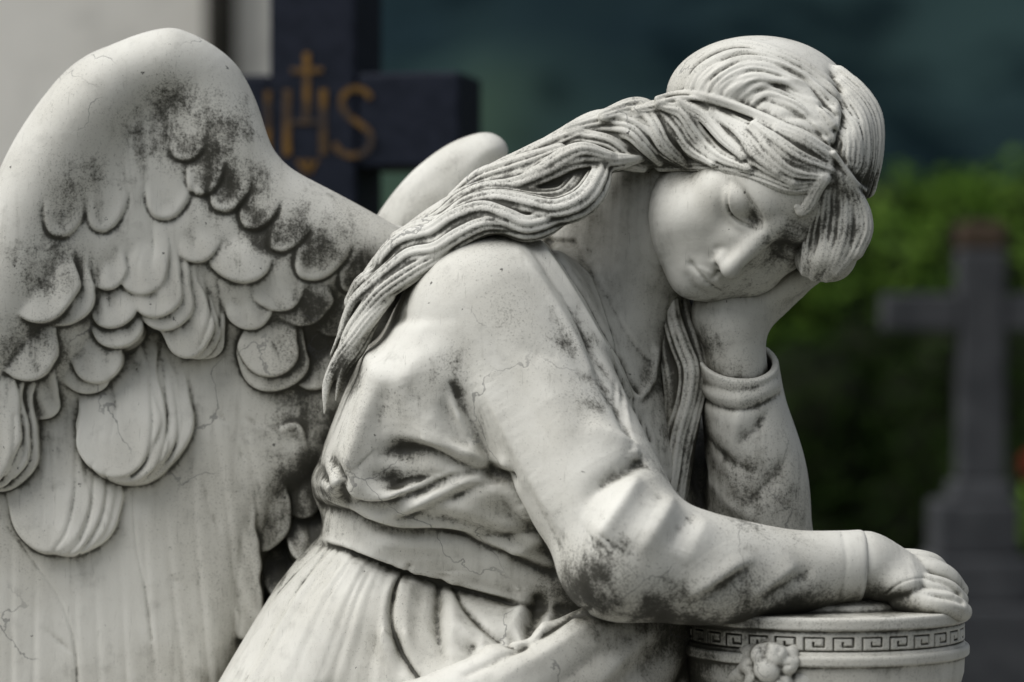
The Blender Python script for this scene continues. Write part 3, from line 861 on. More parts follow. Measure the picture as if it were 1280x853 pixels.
# ------------------------------------------------------------------ the hair
HAIR = 1
def carve_hair(h, bases):
    g = Stone(P(392, 665, 0) - np.array([0, .20, 0]), P(1112, 30, 0) + np.array([0, .13, 0]), h)
    rng = random.Random(11)
    def depth(px, py, default):
        best = None
        for b in bases + [g]:
            q = b.hit(px, py)
            if q is not None and (best is None or q[1] < best): best = q[1]
        return default if best is None else best
    # cap of combed hair over the skull
    g.ell(H(-.004, -.002, .046), (.076, .084, .068), HR, 0, HAIR)
    g.ell(P(946, 120, .005), (.085, .082, .056), None, .015, HAIR)
    g.ell(P(1050, 178, -.015), (.0325, .058, .060), None, .006, HAIR)
    # body of the rope under its locks
    g.chain(PP([(868, 168, -.015), (800, 178, -.012), (735, 192, -.010), (665, 226, -.008), (600, 250, -.004), (530, 290, .0), (478, 335, .004), (440, 395, .008), (420, 450, .012)]), [.032, .026, .023, .021, .018, .016, .013, .009, .003], .01, HAIR)
    g.chain(PP([(848, 372, .05), (852, 440, .042), (852, 500, .036), (844, 570, .038), (836, 650, .042)]), [.014, .018, .020, .018, .014], .01, HAIR)
    cap = [g]
    def lock(px, r, ys=None, sink=.3, flat=.85, groove=.09, ng=5, k=.003, tw=0.0, thin=True):
        r = np.asarray(r, float) * np.ones(len(px)) * S0 * (1.36 if groove > 0 else 1)
        q = catmull(np.column_stack([np.array(px, float), r]), 3)
        if ys is None:
            yy = np.array([depth(x, y, np.nan) for x, y, _ in q])
            ok = ~np.isnan(yy)
            yy = np.interp(np.arange(len(yy)), np.nonzero(ok)[0], yy[ok]) if ok.any() else np.zeros(len(q))
            for _ in range(3):
                yy[1:-1] = (yy[:-2] + yy[1:-1] + yy[2:]) / 3
            yy = yy + q[:, 2] * sink
        else:
            yy = np.interp(np.linspace(0, 1, len(q)), np.linspace(0, 1, len(ys)), ys)
        pts = np.array([P(x, y, d) for (x, y, _), d in zip(q, yy)])
        g.chain(pts, q[:, 2], k, HAIR, flat=flat, groove=groove, ng=ng, twist=tw, phase=rng.uniform(0, 6.28))
        return pts
    # ---- crown: combed ridges swept over the top from the fillet at the temple to the parting
    for i in range(24):
        t = i / 23
        a = (842 + 96 * t, 114 + 24 * t)                      # start along the fillet
        top = (922 + 44 * t, 50 + 72 * t)
        e = (1050 - 14 * t, 112 + 70 * t)
        c = [a, (a[0] + (top[0] - a[0]) * .38 - 8 * (1 - t), a[1] + (top[1] - a[1]) * .62), top, ((top[0] + e[0]) / 2 + 8, (top[1] + e[1]) / 2 - 10 + 4 * t), e]
        q = [(x + rng.uniform(-3, 3), y + rng.uniform(-2.5, 2.5)) for x, y in c]
        w = rng.uniform(.6, 1.3)
        draw(g, q, [.0003 * w, .0012 * w, .0015 * w, .0022 * w, .0020 * w], [.0026, .0028, .0030, .0032, .0030])
        draw(g, [(x + 1, y + 3.6) for x, y in q], [-.0004 * w, -.0016 * w, -.0018 * w, -.0026 * w, -.0024 * w], [.0015, .0017, .0018, .0019, .0018])
    draw(g, [(925, 128), (945, 112), (975, 108), (1010, 118), (1045, 128)], [-.001, -.003, -.003, -.002, -.001], .0036)
    draw(g, [(930, 120), (955, 104), (990, 102), (1030, 112)], [.0005, .0022, .0022, .001], .0045)
    draw(g, [(975, 146), (995, 144), (1020, 150)], [-.001, -.004, -.002], .0042)
    draw(g, [(1010, 128), (1028, 132), (1042, 132)], [-.001, -.003, -.001], .0036)
    draw(g, [(1000, 158), (1025, 168), (1045, 168)], [-.001, -.0035, -.002], .0036)
    draw(g, [(1040, 92), (1052, 118), (1056, 148), (1050, 176), (1042, 190)], [-.002, -.005, -.007, -.008, -.006], .0036)
    draw(g, [(1030, 95), (1043, 120), (1046, 150), (1040, 170)], [.001, .003, .003, .002], .006)
    # ---- lobe of hair beyond the parting
    for k_, (x0, y0, x1, y1, x2, y2) in enumerate(((1048, 95, 1086, 150, 1084, 236), (1050, 110, 1080, 160, 1076, 236), (1056, 128, 1072, 176, 1066, 230), (1056, 150, 1064, 186, 1058, 222), (1052, 170, 1058, 195, 1050, 214))):
        lock([(x0, y0), ((x0 + x1) / 2 + 4, (y0 + y1) / 2 - 2), (x1, y1), ((x1 + x2) / 2 + 4, (y1 + y2) / 2), (x2, y2)], [9, 12, 13, 11, 8], sink=.45, groove=.13, ng=5, k=.005)
    # ---- lower puff under the fillet that hangs over the hand
    g.ell(P(1046, 280, -.045), (.022, .040, .048), None, .012, HAIR)
    g.ell(P(1028, 322, -.045), (.026, .036, .022), None, .015, HAIR)
    for k_, px in enumerate(([(1036, 214), (1026, 240), (1020, 275), (1014, 310), (1008, 338)], [(1042, 216), (1040, 245), (1036, 285), (1030, 320), (1020, 345)], [(1048, 220), (1054, 250), (1052, 290), (1044, 322), (1034, 345)], [(1056, 226), (1066, 256), (1066, 290), (1058, 318), (1046, 338)], [(1064, 232), (1076, 262), (1077, 288), (1068, 312)])):
        lock(px, [5, 8, 10, 9, 6][:len(px)], sink=.70, groove=.13, ng=4, k=.004)
    # ---- rolled band along the brow: the twisted rope of hair from the parting back to the shoulder
    band = [
        ([(1034, 224), (994, 234), (952, 220), (910, 207), (870, 205), (826, 208)], [5, 7, 8, 8, 7, 5]),
        ([(684, 183), (720, 178), (757, 184), (781, 199), (802, 208)], [7, 11, 12, 10, 6]),
        ([(712, 164), (755, 157), (788, 162), (808, 180), (824, 200)], [7, 12, 13, 11, 6]),
        ([(757, 146), (793, 139), (816, 152), (832, 180), (856, 203)], [7, 12, 13, 12, 6]),
        ([(798, 140), (830, 138), (850, 156), (868, 182), (894, 203)], [6, 10, 12, 11, 6]),
        ([(826, 132), (854, 140), (874, 166), (900, 193), (936, 210)], [6, 11, 13, 12, 6]),
        ([(872, 137), (899, 154), (922, 180), (953, 204), (990, 228)], [6, 11, 13, 12, 6]),
        ([(908, 146), (940, 168), (963, 194), (990, 215), (1030, 222)], [6, 11, 13, 11, 6]),
        ([(945, 158), (972, 179), (998, 197), (1034, 211)], [6, 11, 12, 7]),
        ([(974, 163), (1004, 177), (1036, 200)], [6, 9, 6]),
        ([(850, 128), (880, 145), (905, 172), (930, 196)], [4, 6, 6, 4]),
        ([(890, 140), (924, 164), (946, 192), (972, 214)], [4, 6, 6, 4]),
    ]
    for px, r in band:
        lock(px, r, sink=.30, groove=.12, ng=4, k=.0026, flat=.95)
    # small curl on the forehead
    lock([(1028, 226), (1018, 240), (1010, 256), (1002, 264), (996, 258)], [5, 6, 6, 5, 3], sink=0.2, groove=.15, ng=3)
    # ---- fillet: two thin cords laid over the hair
    fil = [(822, 124), (850, 117), (888, 121), (930, 135), (975, 155), (1012, 174), (1044, 192)]
    for dy, r in ((0, 4.2), (5.5, 3.0)):
        lock([(x, y + dy) for x, y in fil], [r] * len(fil), sink=-.2, groove=0, flat=1, k=.002)
    lock([(1042, 192), (1056, 212), (1070, 230), (1080, 238)], 4, sink=-.1, groove=0, flat=1, k=.002)
    # ---- rope of locks going down the back
    ys = [-.030, -.035, -.025, -.020, -.015]
    back = [
        # top outline locks
        ([(785, 146), (745, 152), (704, 174), (668, 194), (636, 210)], [7, 10, 10, 9, 6], [-.012, -.006, .0, .004, .008]),
        ([(722, 170), (690, 184), (655, 202), (622, 216), (588, 234)], [7, 10, 11, 10, 7], [-.030, -.028, -.024, -.018, -.01]),
        ([(700, 190), (664, 206), (630, 217), (600, 227), (568, 248)], [7, 11, 11, 10, 6], [-.040, -.038, -.032, -.024, -.012]),
        ([(806, 198), (770, 202), (722, 204), (690, 216), (650, 232), (610, 238), (578, 250), (550, 272), (518, 286)], [2, 8, 11, 12, 11, 10, 10, 9, 6], [-.030, -.046, -.05, -.048, -.044, -.036, -.03, -.022, -.014]),
        ([(760, 196), (728, 190), (700, 202), (668, 222), (640, 226)], [6, 9, 10, 9, 6], [-.052, -.054, -.052, -.046, -.04]),
        # the thick hanging loop
        ([(752, 212), (746, 228), (734, 246), (716, 258), (690, 264), (655, 258), (618, 252), (586, 260), (556, 280), (522, 288), (498, 298)], [9, 12, 13, 13, 12, 12, 11, 11, 10, 9, 7], [-.045, -.060, -.068, -.070, -.068, -.062, -.056, -.048, -.038, -.028, -.018]),
        ([(730, 214), (718, 232), (700, 246), (668, 248), (630, 242), (600, 244), (572, 262), (540, 280)], [7, 9, 9, 9, 9, 9, 8, 6], [-.045, -.052, -.055, -.052, -.046, -.04, -.034, -.026]),
        # lower locks
        ([(706, 268), (680, 280), (655, 284), (630, 274), (602, 266), (570, 276), (540, 294), (505, 304), (484, 322), (476, 340), (454, 356), (438, 378)], [7, 11, 12, 12, 12, 12, 11, 11, 10, 9, 9, 6], [-.060, -.068, -.070, -.068, -.062, -.056, -.048, -.040, -.032, -.026, -.02, -.012]),
        ([(640, 284), (606, 282), (574, 296), (545, 314), (514, 320), (492, 336), (464, 360), (442, 380), (430, 410), (414, 444)], [6, 9, 10, 10, 9, 9, 8, 6, 4, 1.5], [-.072, -.070, -.064, -.058, -.050, -.044, -.036, -.030, -.024, -.018]),
        ([(560, 318), (532, 332), (502, 350), (474, 370), (452, 396), (434, 422), (418, 462)], [5, 8, 9, 8, 7, 5, 1.5], [-.062, -.058, -.050, -.042, -.034, -.028, -.022]),
        ([(488, 372), (464, 398), (444, 424), (424, 450), (409, 482), (406, 516)], [4, 7, 7, 6, 4, 1.2], [-.045, -.040, -.034, -.028, -.022, -.02]),
        ([(470, 400), (448, 436), (430, 462), (420, 500)], [3, 6, 5, 1.2], [-.036, -.032, -.028, -.022]),
        ([(512, 296), (486, 318), (470, 346), (446, 368), (424, 412)], [5, 7, 6, 4, 1.5], [-.016, -.016, -.012, -.008, -.002]),
    ]
    for px, r, y in back:
        lock(px, r, ys=y, groove=.13, ng=3, k=.0035, flat=.9, tw=rng.uniform(-12, 12))
    # ---- lock that falls in front of the chest, between throat and forearm
    front = [
        ([(840, 372), (842, 400), (852, 432), (862, 462), (858, 500), (845, 545), (838, 590), (832, 640)], [7, 10, 11, 11, 10, 10, 10, 7], [.03, .03, .022, .018, .018, .022, .022, .022]),
        ([(852, 368), (858, 400), (868, 436), (873, 472), (866, 512), (855, 556), (847, 600), (844, 650)], [6, 9, 10, 10, 9, 9, 9, 6], [.04, .034, .026, .022, .022, .026, .028, .028]),
        ([(830, 392), (832, 430), (838, 470), (842, 512), (834, 560), (824, 610), (822, 650)], [6, 9, 9, 9, 9, 9, 6], [.04, .036, .03, .028, .028, .026, .026]),
    ]
    for px, r, y in front:
        lock(px, r, ys=y, groove=.13, ng=3, k=.004, flat=.9, tw=rng.uniform(-6, 6))
    return g

# ------------------------------------------------------------------ hands
def carve_near_hand(h):
    g = Stone(P(1035, 800, 0) - np.array([0, .17, 0]), P(1225, 655, 0) + np.array([0, .05, 0]), h)
    C = lambda rows, r, k=.006: g.chain(PP(rows), r, k, SKIN)
    C([(1040, 708, -.105), (1082, 707, -.100)], [.0295, .0290])
    g.chain(PP([(1078, 707, -.100), (1108, 714, -.094), (1140, 726, -.092)]), [.0290, .0262, .0190], .010, SKIN)
    g.ell(P(1122, 728, -.098), (.027, .033, .0190), None, .012, SKIN)
    # fingers: little finger nearest, index farthest
    C([(1128, 748, -.112), (1164, 754, -.122), (1188, 757, -.120), (1203, 765, -.113)], [.0130, .0125, .0115, .0088], .002)
    C([(1128, 727, -.100), (1160, 732, -.112), (1184, 738, -.111), (1200, 750, -.104)], [.0120, .0106, .0096, .0078], .0015)
    C([(1128, 708, -.085), (1160, 711, -.096), (1184, 721, -.095), (1200, 738, -.088)], [.0122, .0108, .0096, .0078], .0015)
    C([(1118, 702, -.062), (1146, 700, -.070), (1166, 704, -.071), (1178, 714, -.066)], [.0125, .0098, .0088, .0076], .0015)
    C([(1082, 705, -.075), (1100, 715, -.045), (1128, 735, -.032), (1148, 750, -.030)], [.016, .014, .0115, .0085], .008)
    g.smooth(1)
    D = lambda px, a, s_: draw(g, px, a, s_)
    D([(1158, 742), (1172, 744), (1190, 748), (1204, 753)], [-.001, -.0052, -.0060, -.004], .0019)
    D([(1156, 721), (1168, 724), (1186, 731), (1200, 743)], [-.001, -.0052, -.0060, -.004], .0019)
    for (x, y) in ((1140, 704), (1142, 724), (1142, 745)):
        D([(x - 8, y - 1), (x, y), (x + 8, y + 2)], [.0003, .0012, .0003], .006)
    D([(1108, 742), (1122, 731), (1138, 725), (1156, 722)], -.0008, .0009)
    # nails of the two nearest fingers
    for x, y in ((1199, 765), (1197, 750)):
        D([(x - 4, y - 4), (x + 1, y - 1), (x + 3, y + 4)], -.0008, .0012)
    return g

def carve_far_hand(h):
    g = Stone(P(855, 500, 0) - np.array([0, .13, 0]), P(1070, 262, 0) + np.array([0, .09, 0]), h)
    C = lambda rows, r, k=.010: g.chain(PP(rows), r, k, SKIN)
    C([(924, 500, .030), (919, 440, .022), (915, 402, .020), (920, 380, .026)], [.0300, .0290, .0310, .029])
    C([(913, 396, .026), (945, 374, .032), (978, 350, .036)], [.030, .029, .025], .016)
    g.ell(P(900, 388, .026), (.024, .024, .024), None, .014, SKIN)
    # fingers folded under temple and hair
    C([(955, 372, .016), (990, 352, .012), (1018, 336, .010), (1034, 318, .012)], [.0140, .0135, .0120, .0105], .006)
    C([(965, 368, .030), (1000, 349, .028), (1030, 326, .028), (1040, 302, .030)], [.0140, .0135, .0122, .0108], .006)
    C([(962, 364, .048), (996, 344, .048), (1024, 318, .050), (1030, 294, .052)], [.0140, .0130, .0118, .0105], .006)
    C([(955, 358, .066), (985, 338, .068), (1008, 314, .070), (1010, 292, .072)], [.0130, .0118, .0105, .009], .006)
    # thumb along the jaw
    C([(905, 388, .020), (908, 366, .030), (925, 348, .036), (948, 336, .040)], [.0150, .0125, .0110, .0090], .008)
    g.smooth(2)
    return g

# ------------------------------------------------------------------ the urn she leans on
UC = P(1030, 800, -.045)
def urn_r(py):
    """Radius of the urn at a photo row (turned profile)."""
    prof = [(752, .060), (757, .078), (760, .085), (764, .088), (768, .0885), (769, .1300), (770.5, .1318), (773, .1325), (783, .1325), (785.5, .1312), (786.5, .1282), (788, .1276), (791, .1285), (813.5, .1285), (815.5, .1295), (817, .1320), (820, .1330), (828, .1328), (830, .1315), (831.5, .1290), (836, .1285), (852, .1278), (880, .1225), (930, .108), (980, .085), (1010, .062), (1030, .058), (1045, .070), (1060, .085), (1075, .086)]
    return np.interp(py, [p[0] for p in prof], [p[1] for p in prof])

def carve_urn(h):
    k = S0 * (CAM_D + UC[1] - .1) / CAM_D
    row = lambda z: 426.5 - (z - CAM_Z) / k
    zt, zb = CAM_Z + (426.5 - 750) * k, CAM_Z + (426.5 - 935) * k
    g = Stone([UC[0] - .145, UC[1] - .165, zb - .02], [UC[0] + .145, UC[1] + .145, zt + .012], h)
    X = g.ax[0][:, None, None] - F32(UC[0]); Y = g.ax[1][None, :, None] - F32(UC[1]); Z = g.ax[2]
    R = np.sqrt(X * X + Y * Y)
    rows = row(Z)
    rad = urn_r(rows).astype(F32)[None, None, :]
    d = np.maximum(R - rad, np.maximum(Z - F32(zt), F32(zb) - Z)[None, None, :])
    # Greek key cut into the band
    ang = np.arctan2(Y, X)
    n = 31
    u = (ang / F32(2 * math.pi) * n) % 1.0
    v = ((rows - 791.5) / (813.5 - 791.5)).astype(F32)[None, None, :]
    def seg(u0, v0, u1, v1):
        w = 1.35
        du = np.maximum(np.maximum(u0 - u, u - u1), 0) * F32(w); dv = np.maximum(np.maximum(v0 - v, v - v1), 0)
        return np.sqrt(du * du + dv * dv)
    key = None
    for s_ in ((.06, .12, .06, .88), (.06, .12, .74, .12), (.74, .12, .74, .62), (.38, .62, .74, .62), (.38, .38, .38, .62), (.06, .88, 1.0, .88), (.0, .88, .06, .88)):
        q = seg(*s_)
        key = q if key is None else np.minimum(key, q)
    inband = (v > -.1) & (v < 1.1)
    d = d + np.where(inband, F32(.0030) * np.clip(1.4 - key / F32(.038), 0, 1), 0)
    g.F = d.astype(F32); g.L[:] = 1
    return g

def carve_urn_flower(h):
    g = Stone(P(880, 940, -.22), P(1055, 775, -.11), h)
    def sp(px, py, back=.004):
        a = UC + 0
        x = P(px, py, -.17)[0]
        rr = urn_r(py)
        dx = np.clip((x - UC[0]) / rr, -.97, .97)
        y = UC[1] - rr * math.sqrt(1 - dx * dx)
        return P(px, py, y + back)
    c = sp(961, 836, -.010)
    for a, ln, wd in ((.15, 34, .0095), (1.05, 30, .0105), (2.0, 30, .0105), (3.0, 34, .0095), (3.9, 34, .0105), (4.75, 34, .0105), (5.5, 34, .0100)):
        q0 = sp(961 + 8 * math.cos(a), 836 - 8 * math.sin(a), .000)
        qm = sp(961 + ln * .62 * math.cos(a), 836 - ln * .62 * math.sin(a), -.006)
        q1 = sp(961 + ln * math.cos(a + .12), 836 - ln * math.sin(a + .12), -.001)
        g.chain([q0, qm, q1], [.006, wd, .0045], .0022, 1, flat=.75)
    for a, ln in ((.62, 46), (2.5, 46), (3.45, 58), (5.95, 62), (5.15, 48), (1.55, 40)):
        q0 = sp(961 + 16 * math.cos(a), 836 - 16 * math.sin(a), .003)
        qm = sp(961 + ln * .66 * math.cos(a - .06), 836 - ln * .66 * math.sin(a - .06), .001)
        q1 = sp(961 + ln * math.cos(a + .08), 836 - ln * math.sin(a + .08), .004)
        g.chain([q0, qm, q1], [.005, .0078, .002], .002, 1, flat=.6)
    g.ell(c, (.0135, .012, .0135), None, .0015, 1)
    g.smooth(1)
    for a in (.15, 1.05, 2.0, 3.0, 3.9, 4.75, 5.5):
        draw(g, [(961 + r_ * math.cos(a), 836 - r_ * math.sin(a)) for r_ in (19, 25, 31)], [-.0004, -.0014, -.0004], .0014)
    draw(g, [(952, 812), (961, 806), (970, 812)], [0, .002, 0], .003)
    return g

# ------------------------------------------------------------------ materials
def new_mat(name):
    m = bpy.data.materials.new(name)
    m.use_nodes = True
    nt = m.node_tree
    b = nt.nodes['Principled BSDF']
    return m, nt, b
def node(nt, kind, **k):
    n = nt.nodes.new(kind)
    for a, v in k.items():
        setattr(n, a, v)
    return n
def math_n(nt, op, a, b=None, clamp=False):
    n = nt.nodes.new('ShaderNodeMath'); n.operation = op; n.use_clamp = clamp
    for i, v in enumerate((a, b)):
        if v is None: continue
        if isinstance(v, (int, float)): n.inputs[i].default_value = v
        else: nt.links.new(v, n.inputs[i])
    return n.outputs[0]
def noise_n(nt, scale, detail=4, rough=.6, vec=None, dist=0):
    n = nt.nodes.new('ShaderNodeTexNoise')
    n.inputs['Scale'].default_value = scale; n.inputs['Detail'].default_value = detail
    n.inputs['Roughness'].default_value = rough; n.inputs['Distortion'].default_value = dist
    if vec is not None: nt.links.new(vec, n.inputs['Vector'])
    return n.outputs['Fac']
def ramp_n(nt, fac, lo, hi):
    n = nt.nodes.new('ShaderNodeMapRange'); n.interpolation_type = 'SMOOTHSTEP'
    nt.links.new(fac, n.inputs['Value'])
    n.inputs['From Min'].default_value = lo; n.inputs['From Max'].default_value = hi
    return n.outputs['Result']
def mix_n(nt, fac, a, b, mode='MIX'):
    n = nt.nodes.new('ShaderNodeMix'); n.data_type = 'RGBA'; n.blend_type = mode
    for i, v in ((0, fac), (6, a), (7, b)):
        if isinstance(v, (int, float)): n.inputs[i].default_value = v
        elif isinstance(v, tuple): n.inputs[i].default_value = v + (1,)
        else: nt.links.new(v, n.inputs[i])
    return n.outputs[2]

def marble(name, tone=1.0, stain_shade=1.0):
    """Old white marble: pale body, dirt, algae and painted occlusion shade in the hollows, lichen specks, scratches."""
    m, nt, b = new_mat(name)
    pos = node(nt, 'ShaderNodeNewGeometry').outputs['Position']
    at = lambda n_: node(nt, 'ShaderNodeAttribute', attribute_name=n_).outputs['Fac']
    fine, broad, grime_shade = at('fine'), at('broad'), at('grime_shade')
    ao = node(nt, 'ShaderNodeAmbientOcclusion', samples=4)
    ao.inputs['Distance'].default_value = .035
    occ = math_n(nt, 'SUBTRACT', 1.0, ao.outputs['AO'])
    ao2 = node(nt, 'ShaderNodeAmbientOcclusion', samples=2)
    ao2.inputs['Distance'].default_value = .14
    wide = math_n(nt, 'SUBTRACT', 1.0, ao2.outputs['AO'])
    big = noise_n(nt, 9, 4, .55, pos)
    mid = noise_n(nt, 45, 6, .62, pos)
    fin = noise_n(nt, 260, 5, .7, pos)
    # rain streaks: noise drawn out downwards
    smp = node(nt, 'ShaderNodeMapping'); smp.inputs['Scale'].default_value = (95, 95, 9)
    nt.links.new(pos, smp.inputs['Vector'])
    streak = noise_n(nt, 1.0, 4, .6, smp.outputs[0], .6)
    # body colour with warm and cool clouds
    base = mix_n(nt, ramp_n(nt, big, .35, .68), (.735 * tone, .73 * tone, .68 * tone), (.615 * tone, .605 * tone, .55 * tone))
    base = mix_n(nt, math_n(nt, 'MULTIPLY', ramp_n(nt, mid, .52, .75), .40), base, (.43 * tone, .425 * tone, .39 * tone))
    base = mix_n(nt, math_n(nt, 'MULTIPLY', ramp_n(nt, streak, .54, .76), .18), base, (.37 * tone, .36 * tone, .32 * tone))
    # greenish-brown staining, broad and soft, with occlusion shade put into the colour for contrast
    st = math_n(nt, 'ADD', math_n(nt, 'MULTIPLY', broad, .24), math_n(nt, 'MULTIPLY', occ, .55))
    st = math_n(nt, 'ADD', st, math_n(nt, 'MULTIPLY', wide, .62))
    st = math_n(nt, 'ADD', st, math_n(nt, 'MULTIPLY', grime_shade, .48))
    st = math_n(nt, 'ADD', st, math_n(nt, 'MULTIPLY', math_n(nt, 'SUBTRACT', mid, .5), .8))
    st = math_n(nt, 'ADD', st, math_n(nt, 'MULTIPLY', math_n(nt, 'SUBTRACT', streak, .5), .7))
    stm = math_n(nt, 'MULTIPLY', ramp_n(nt, st, .12, 1.15), .92 * stain_shade, True)
    col = mix_n(nt, stm, base, (.118, .110, .076))
    # thin soot film: fine pepper over everything, thicker in clouds
    pep = noise_n(nt, 520, 3, .75, pos)
    pm = math_n(nt, 'ADD', pep, math_n(nt, 'MULTIPLY', math_n(nt, 'SUBTRACT', big, .5), .35))
    pm = math_n(nt, 'ADD', pm, math_n(nt, 'MULTIPLY', grime_shade, .16))
    col = mix_n(nt, math_n(nt, 'MULTIPLY', ramp_n(nt, pm, .58, .80), .55), col, (.10, .098, .085))
    # black crust in the cracks and the grimy patches, broken up by grain
    patch = ramp_n(nt, noise_n(nt, 16, 3, .6, pos), .36, .66)
    fmul = math_n(nt, 'ADD', math_n(nt, 'MULTIPLY', patch, 2.0), .75)
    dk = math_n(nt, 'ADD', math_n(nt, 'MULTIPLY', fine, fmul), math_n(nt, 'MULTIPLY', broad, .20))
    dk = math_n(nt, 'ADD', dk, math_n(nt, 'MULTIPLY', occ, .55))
    dk = math_n(nt, 'ADD', dk, math_n(nt, 'MULTIPLY', grime_shade, .86))
    grain = math_n(nt, 'ADD', math_n(nt, 'MULTIPLY', math_n(nt, 'SUBTRACT', fin, .5), 1.6), math_n(nt, 'MULTIPLY', math_n(nt, 'SUBTRACT', mid, .5), 1.3))
    dk = math_n(nt, 'ADD', dk, grain)
    dk = math_n(nt, 'ADD', dk, math_n(nt, 'MULTIPLY', math_n(nt, 'SUBTRACT', streak, .5), .8))
    dkm = math_n(nt, 'MULTIPLY', ramp_n(nt, dk, .38, 1.15), .88 * stain_shade, True)
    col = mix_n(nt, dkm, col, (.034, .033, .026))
    # isolated specks
    wob = node(nt, 'ShaderNodeVectorMath', operation='ADD')
    nz3 = node(nt, 'ShaderNodeTexNoise'); nz3.inputs['Scale'].default_value = 330; nz3.inputs['Detail'].default_value = 3
    nt.links.new(pos, nz3.inputs['Vector'])
    scl = node(nt, 'ShaderNodeVectorMath', operation='SCALE'); scl.inputs['Scale'].default_value = .009
    nt.links.new(nz3.outputs['Color'], scl.inputs[0]); nt.links.new(pos, wob.inputs[0]); nt.links.new(scl.outputs[0], wob.inputs[1])
    vo = node(nt, 'ShaderNodeTexVoronoi'); vo.inputs['Scale'].default_value = 80; vo.inputs['Randomness'].default_value = 1
    nt.links.new(wob.outputs[0], vo.inputs['Vector'])
    size = math_n(nt, 'MULTIPLY', ramp_n(nt, noise_n(nt, 37, 2, .5, pos), .48, .85), .20)
    sp = math_n(nt, 'LESS_THAN', vo.outputs['Distance'], size)
    col = mix_n(nt, math_n(nt, 'MULTIPLY', sp, .8), col, (.030, .029, .025))
    # fine cracks wandering through the stone
    cv = node(nt, 'ShaderNodeTexVoronoi', feature='DISTANCE_TO_EDGE'); cv.inputs['Scale'].default_value = 7.5
    cw = node(nt, 'ShaderNodeVectorMath', operation='ADD')
    cn = node(nt, 'ShaderNodeTexNoise'); cn.inputs['Scale'].default_value = 16; cn.inputs['Detail'].default_value = 5
    nt.links.new(pos, cn.inputs['Vector'])
    cs = node(nt, 'ShaderNodeVectorMath', operation='SCALE'); cs.inputs['Scale'].default_value = .10
    nt.links.new(cn.outputs['Color'], cs.inputs[0]); nt.links.new(pos, cw.inputs[0]); nt.links.new(cs.outputs[0], cw.inputs[1])
    nt.links.new(cw.outputs[0], cv.inputs['Vector'])
    cm = math_n(nt, 'MULTIPLY', math_n(nt, 'LESS_THAN', cv.outputs['Distance'], .0050), ramp_n(nt, noise_n(nt, 6, 2, .5, pos), .53, .60))
    col = mix_n(nt, math_n(nt, 'MULTIPLY', cm, .5), col, (.09, .09, .095))
    # hairline scratches: stretched noise
    mp = node(nt, 'ShaderNodeMapping'); mp.inputs['Scale'].default_value = (420, 60, 38); mp.inputs['Rotation'].default_value = (.5, 1.0, .4)
    nt.links.new(pos, mp.inputs['Vector'])
    sc = noise_n(nt, 1.0, 3, .6, mp.outputs[0], .4)
    col = mix_n(nt, math_n(nt, 'MULTIPLY', ramp_n(nt, sc, .64, .74), .28), col, (.12, .115, .10))
    nt.links.new(col, b.inputs['Base Color'])
    b.inputs['Roughness'].default_value = .62
    b.inputs['Specular IOR Level'].default_value = .35
    bump = node(nt, 'ShaderNodeBump'); bump.inputs['Strength'].default_value = .42; bump.inputs['Distance'].default_value = .0012
    hgt = math_n(nt, 'ADD', math_n(nt, 'MULTIPLY', fin, .6), math_n(nt, 'MULTIPLY', mid, .8))
    hgt = math_n(nt, 'SUBTRACT', hgt, math_n(nt, 'MULTIPLY', dkm, .5))
    hgt = math_n(nt, 'SUBTRACT', hgt, math_n(nt, 'MULTIPLY', math_n(nt, 'ADD', sp, cm), .8))
    nt.links.new(hgt, bump.inputs['Height'])
    nt.links.new(bump.outputs[0], b.inputs['Normal'])
    return m

# ------------------------------------------------------------------ put the angel together
Q = 1.0 if 'QUAL' not in globals() else QUAL
scene_col = bpy.context.scene.collection
def empty(name, loc, **props):
    o = bpy.data.objects.new(name, None)
    o.location = loc
    scene_col.objects.link(o)
    for k, v in props.items(): o[k] = v
    return o
def tag(o, label=None, category=None, group=None, kind=None):
    for k, v in (('label', label), ('category', category), ('group', group), ('kind', kind)):
        if v: o[k] = v
    return o

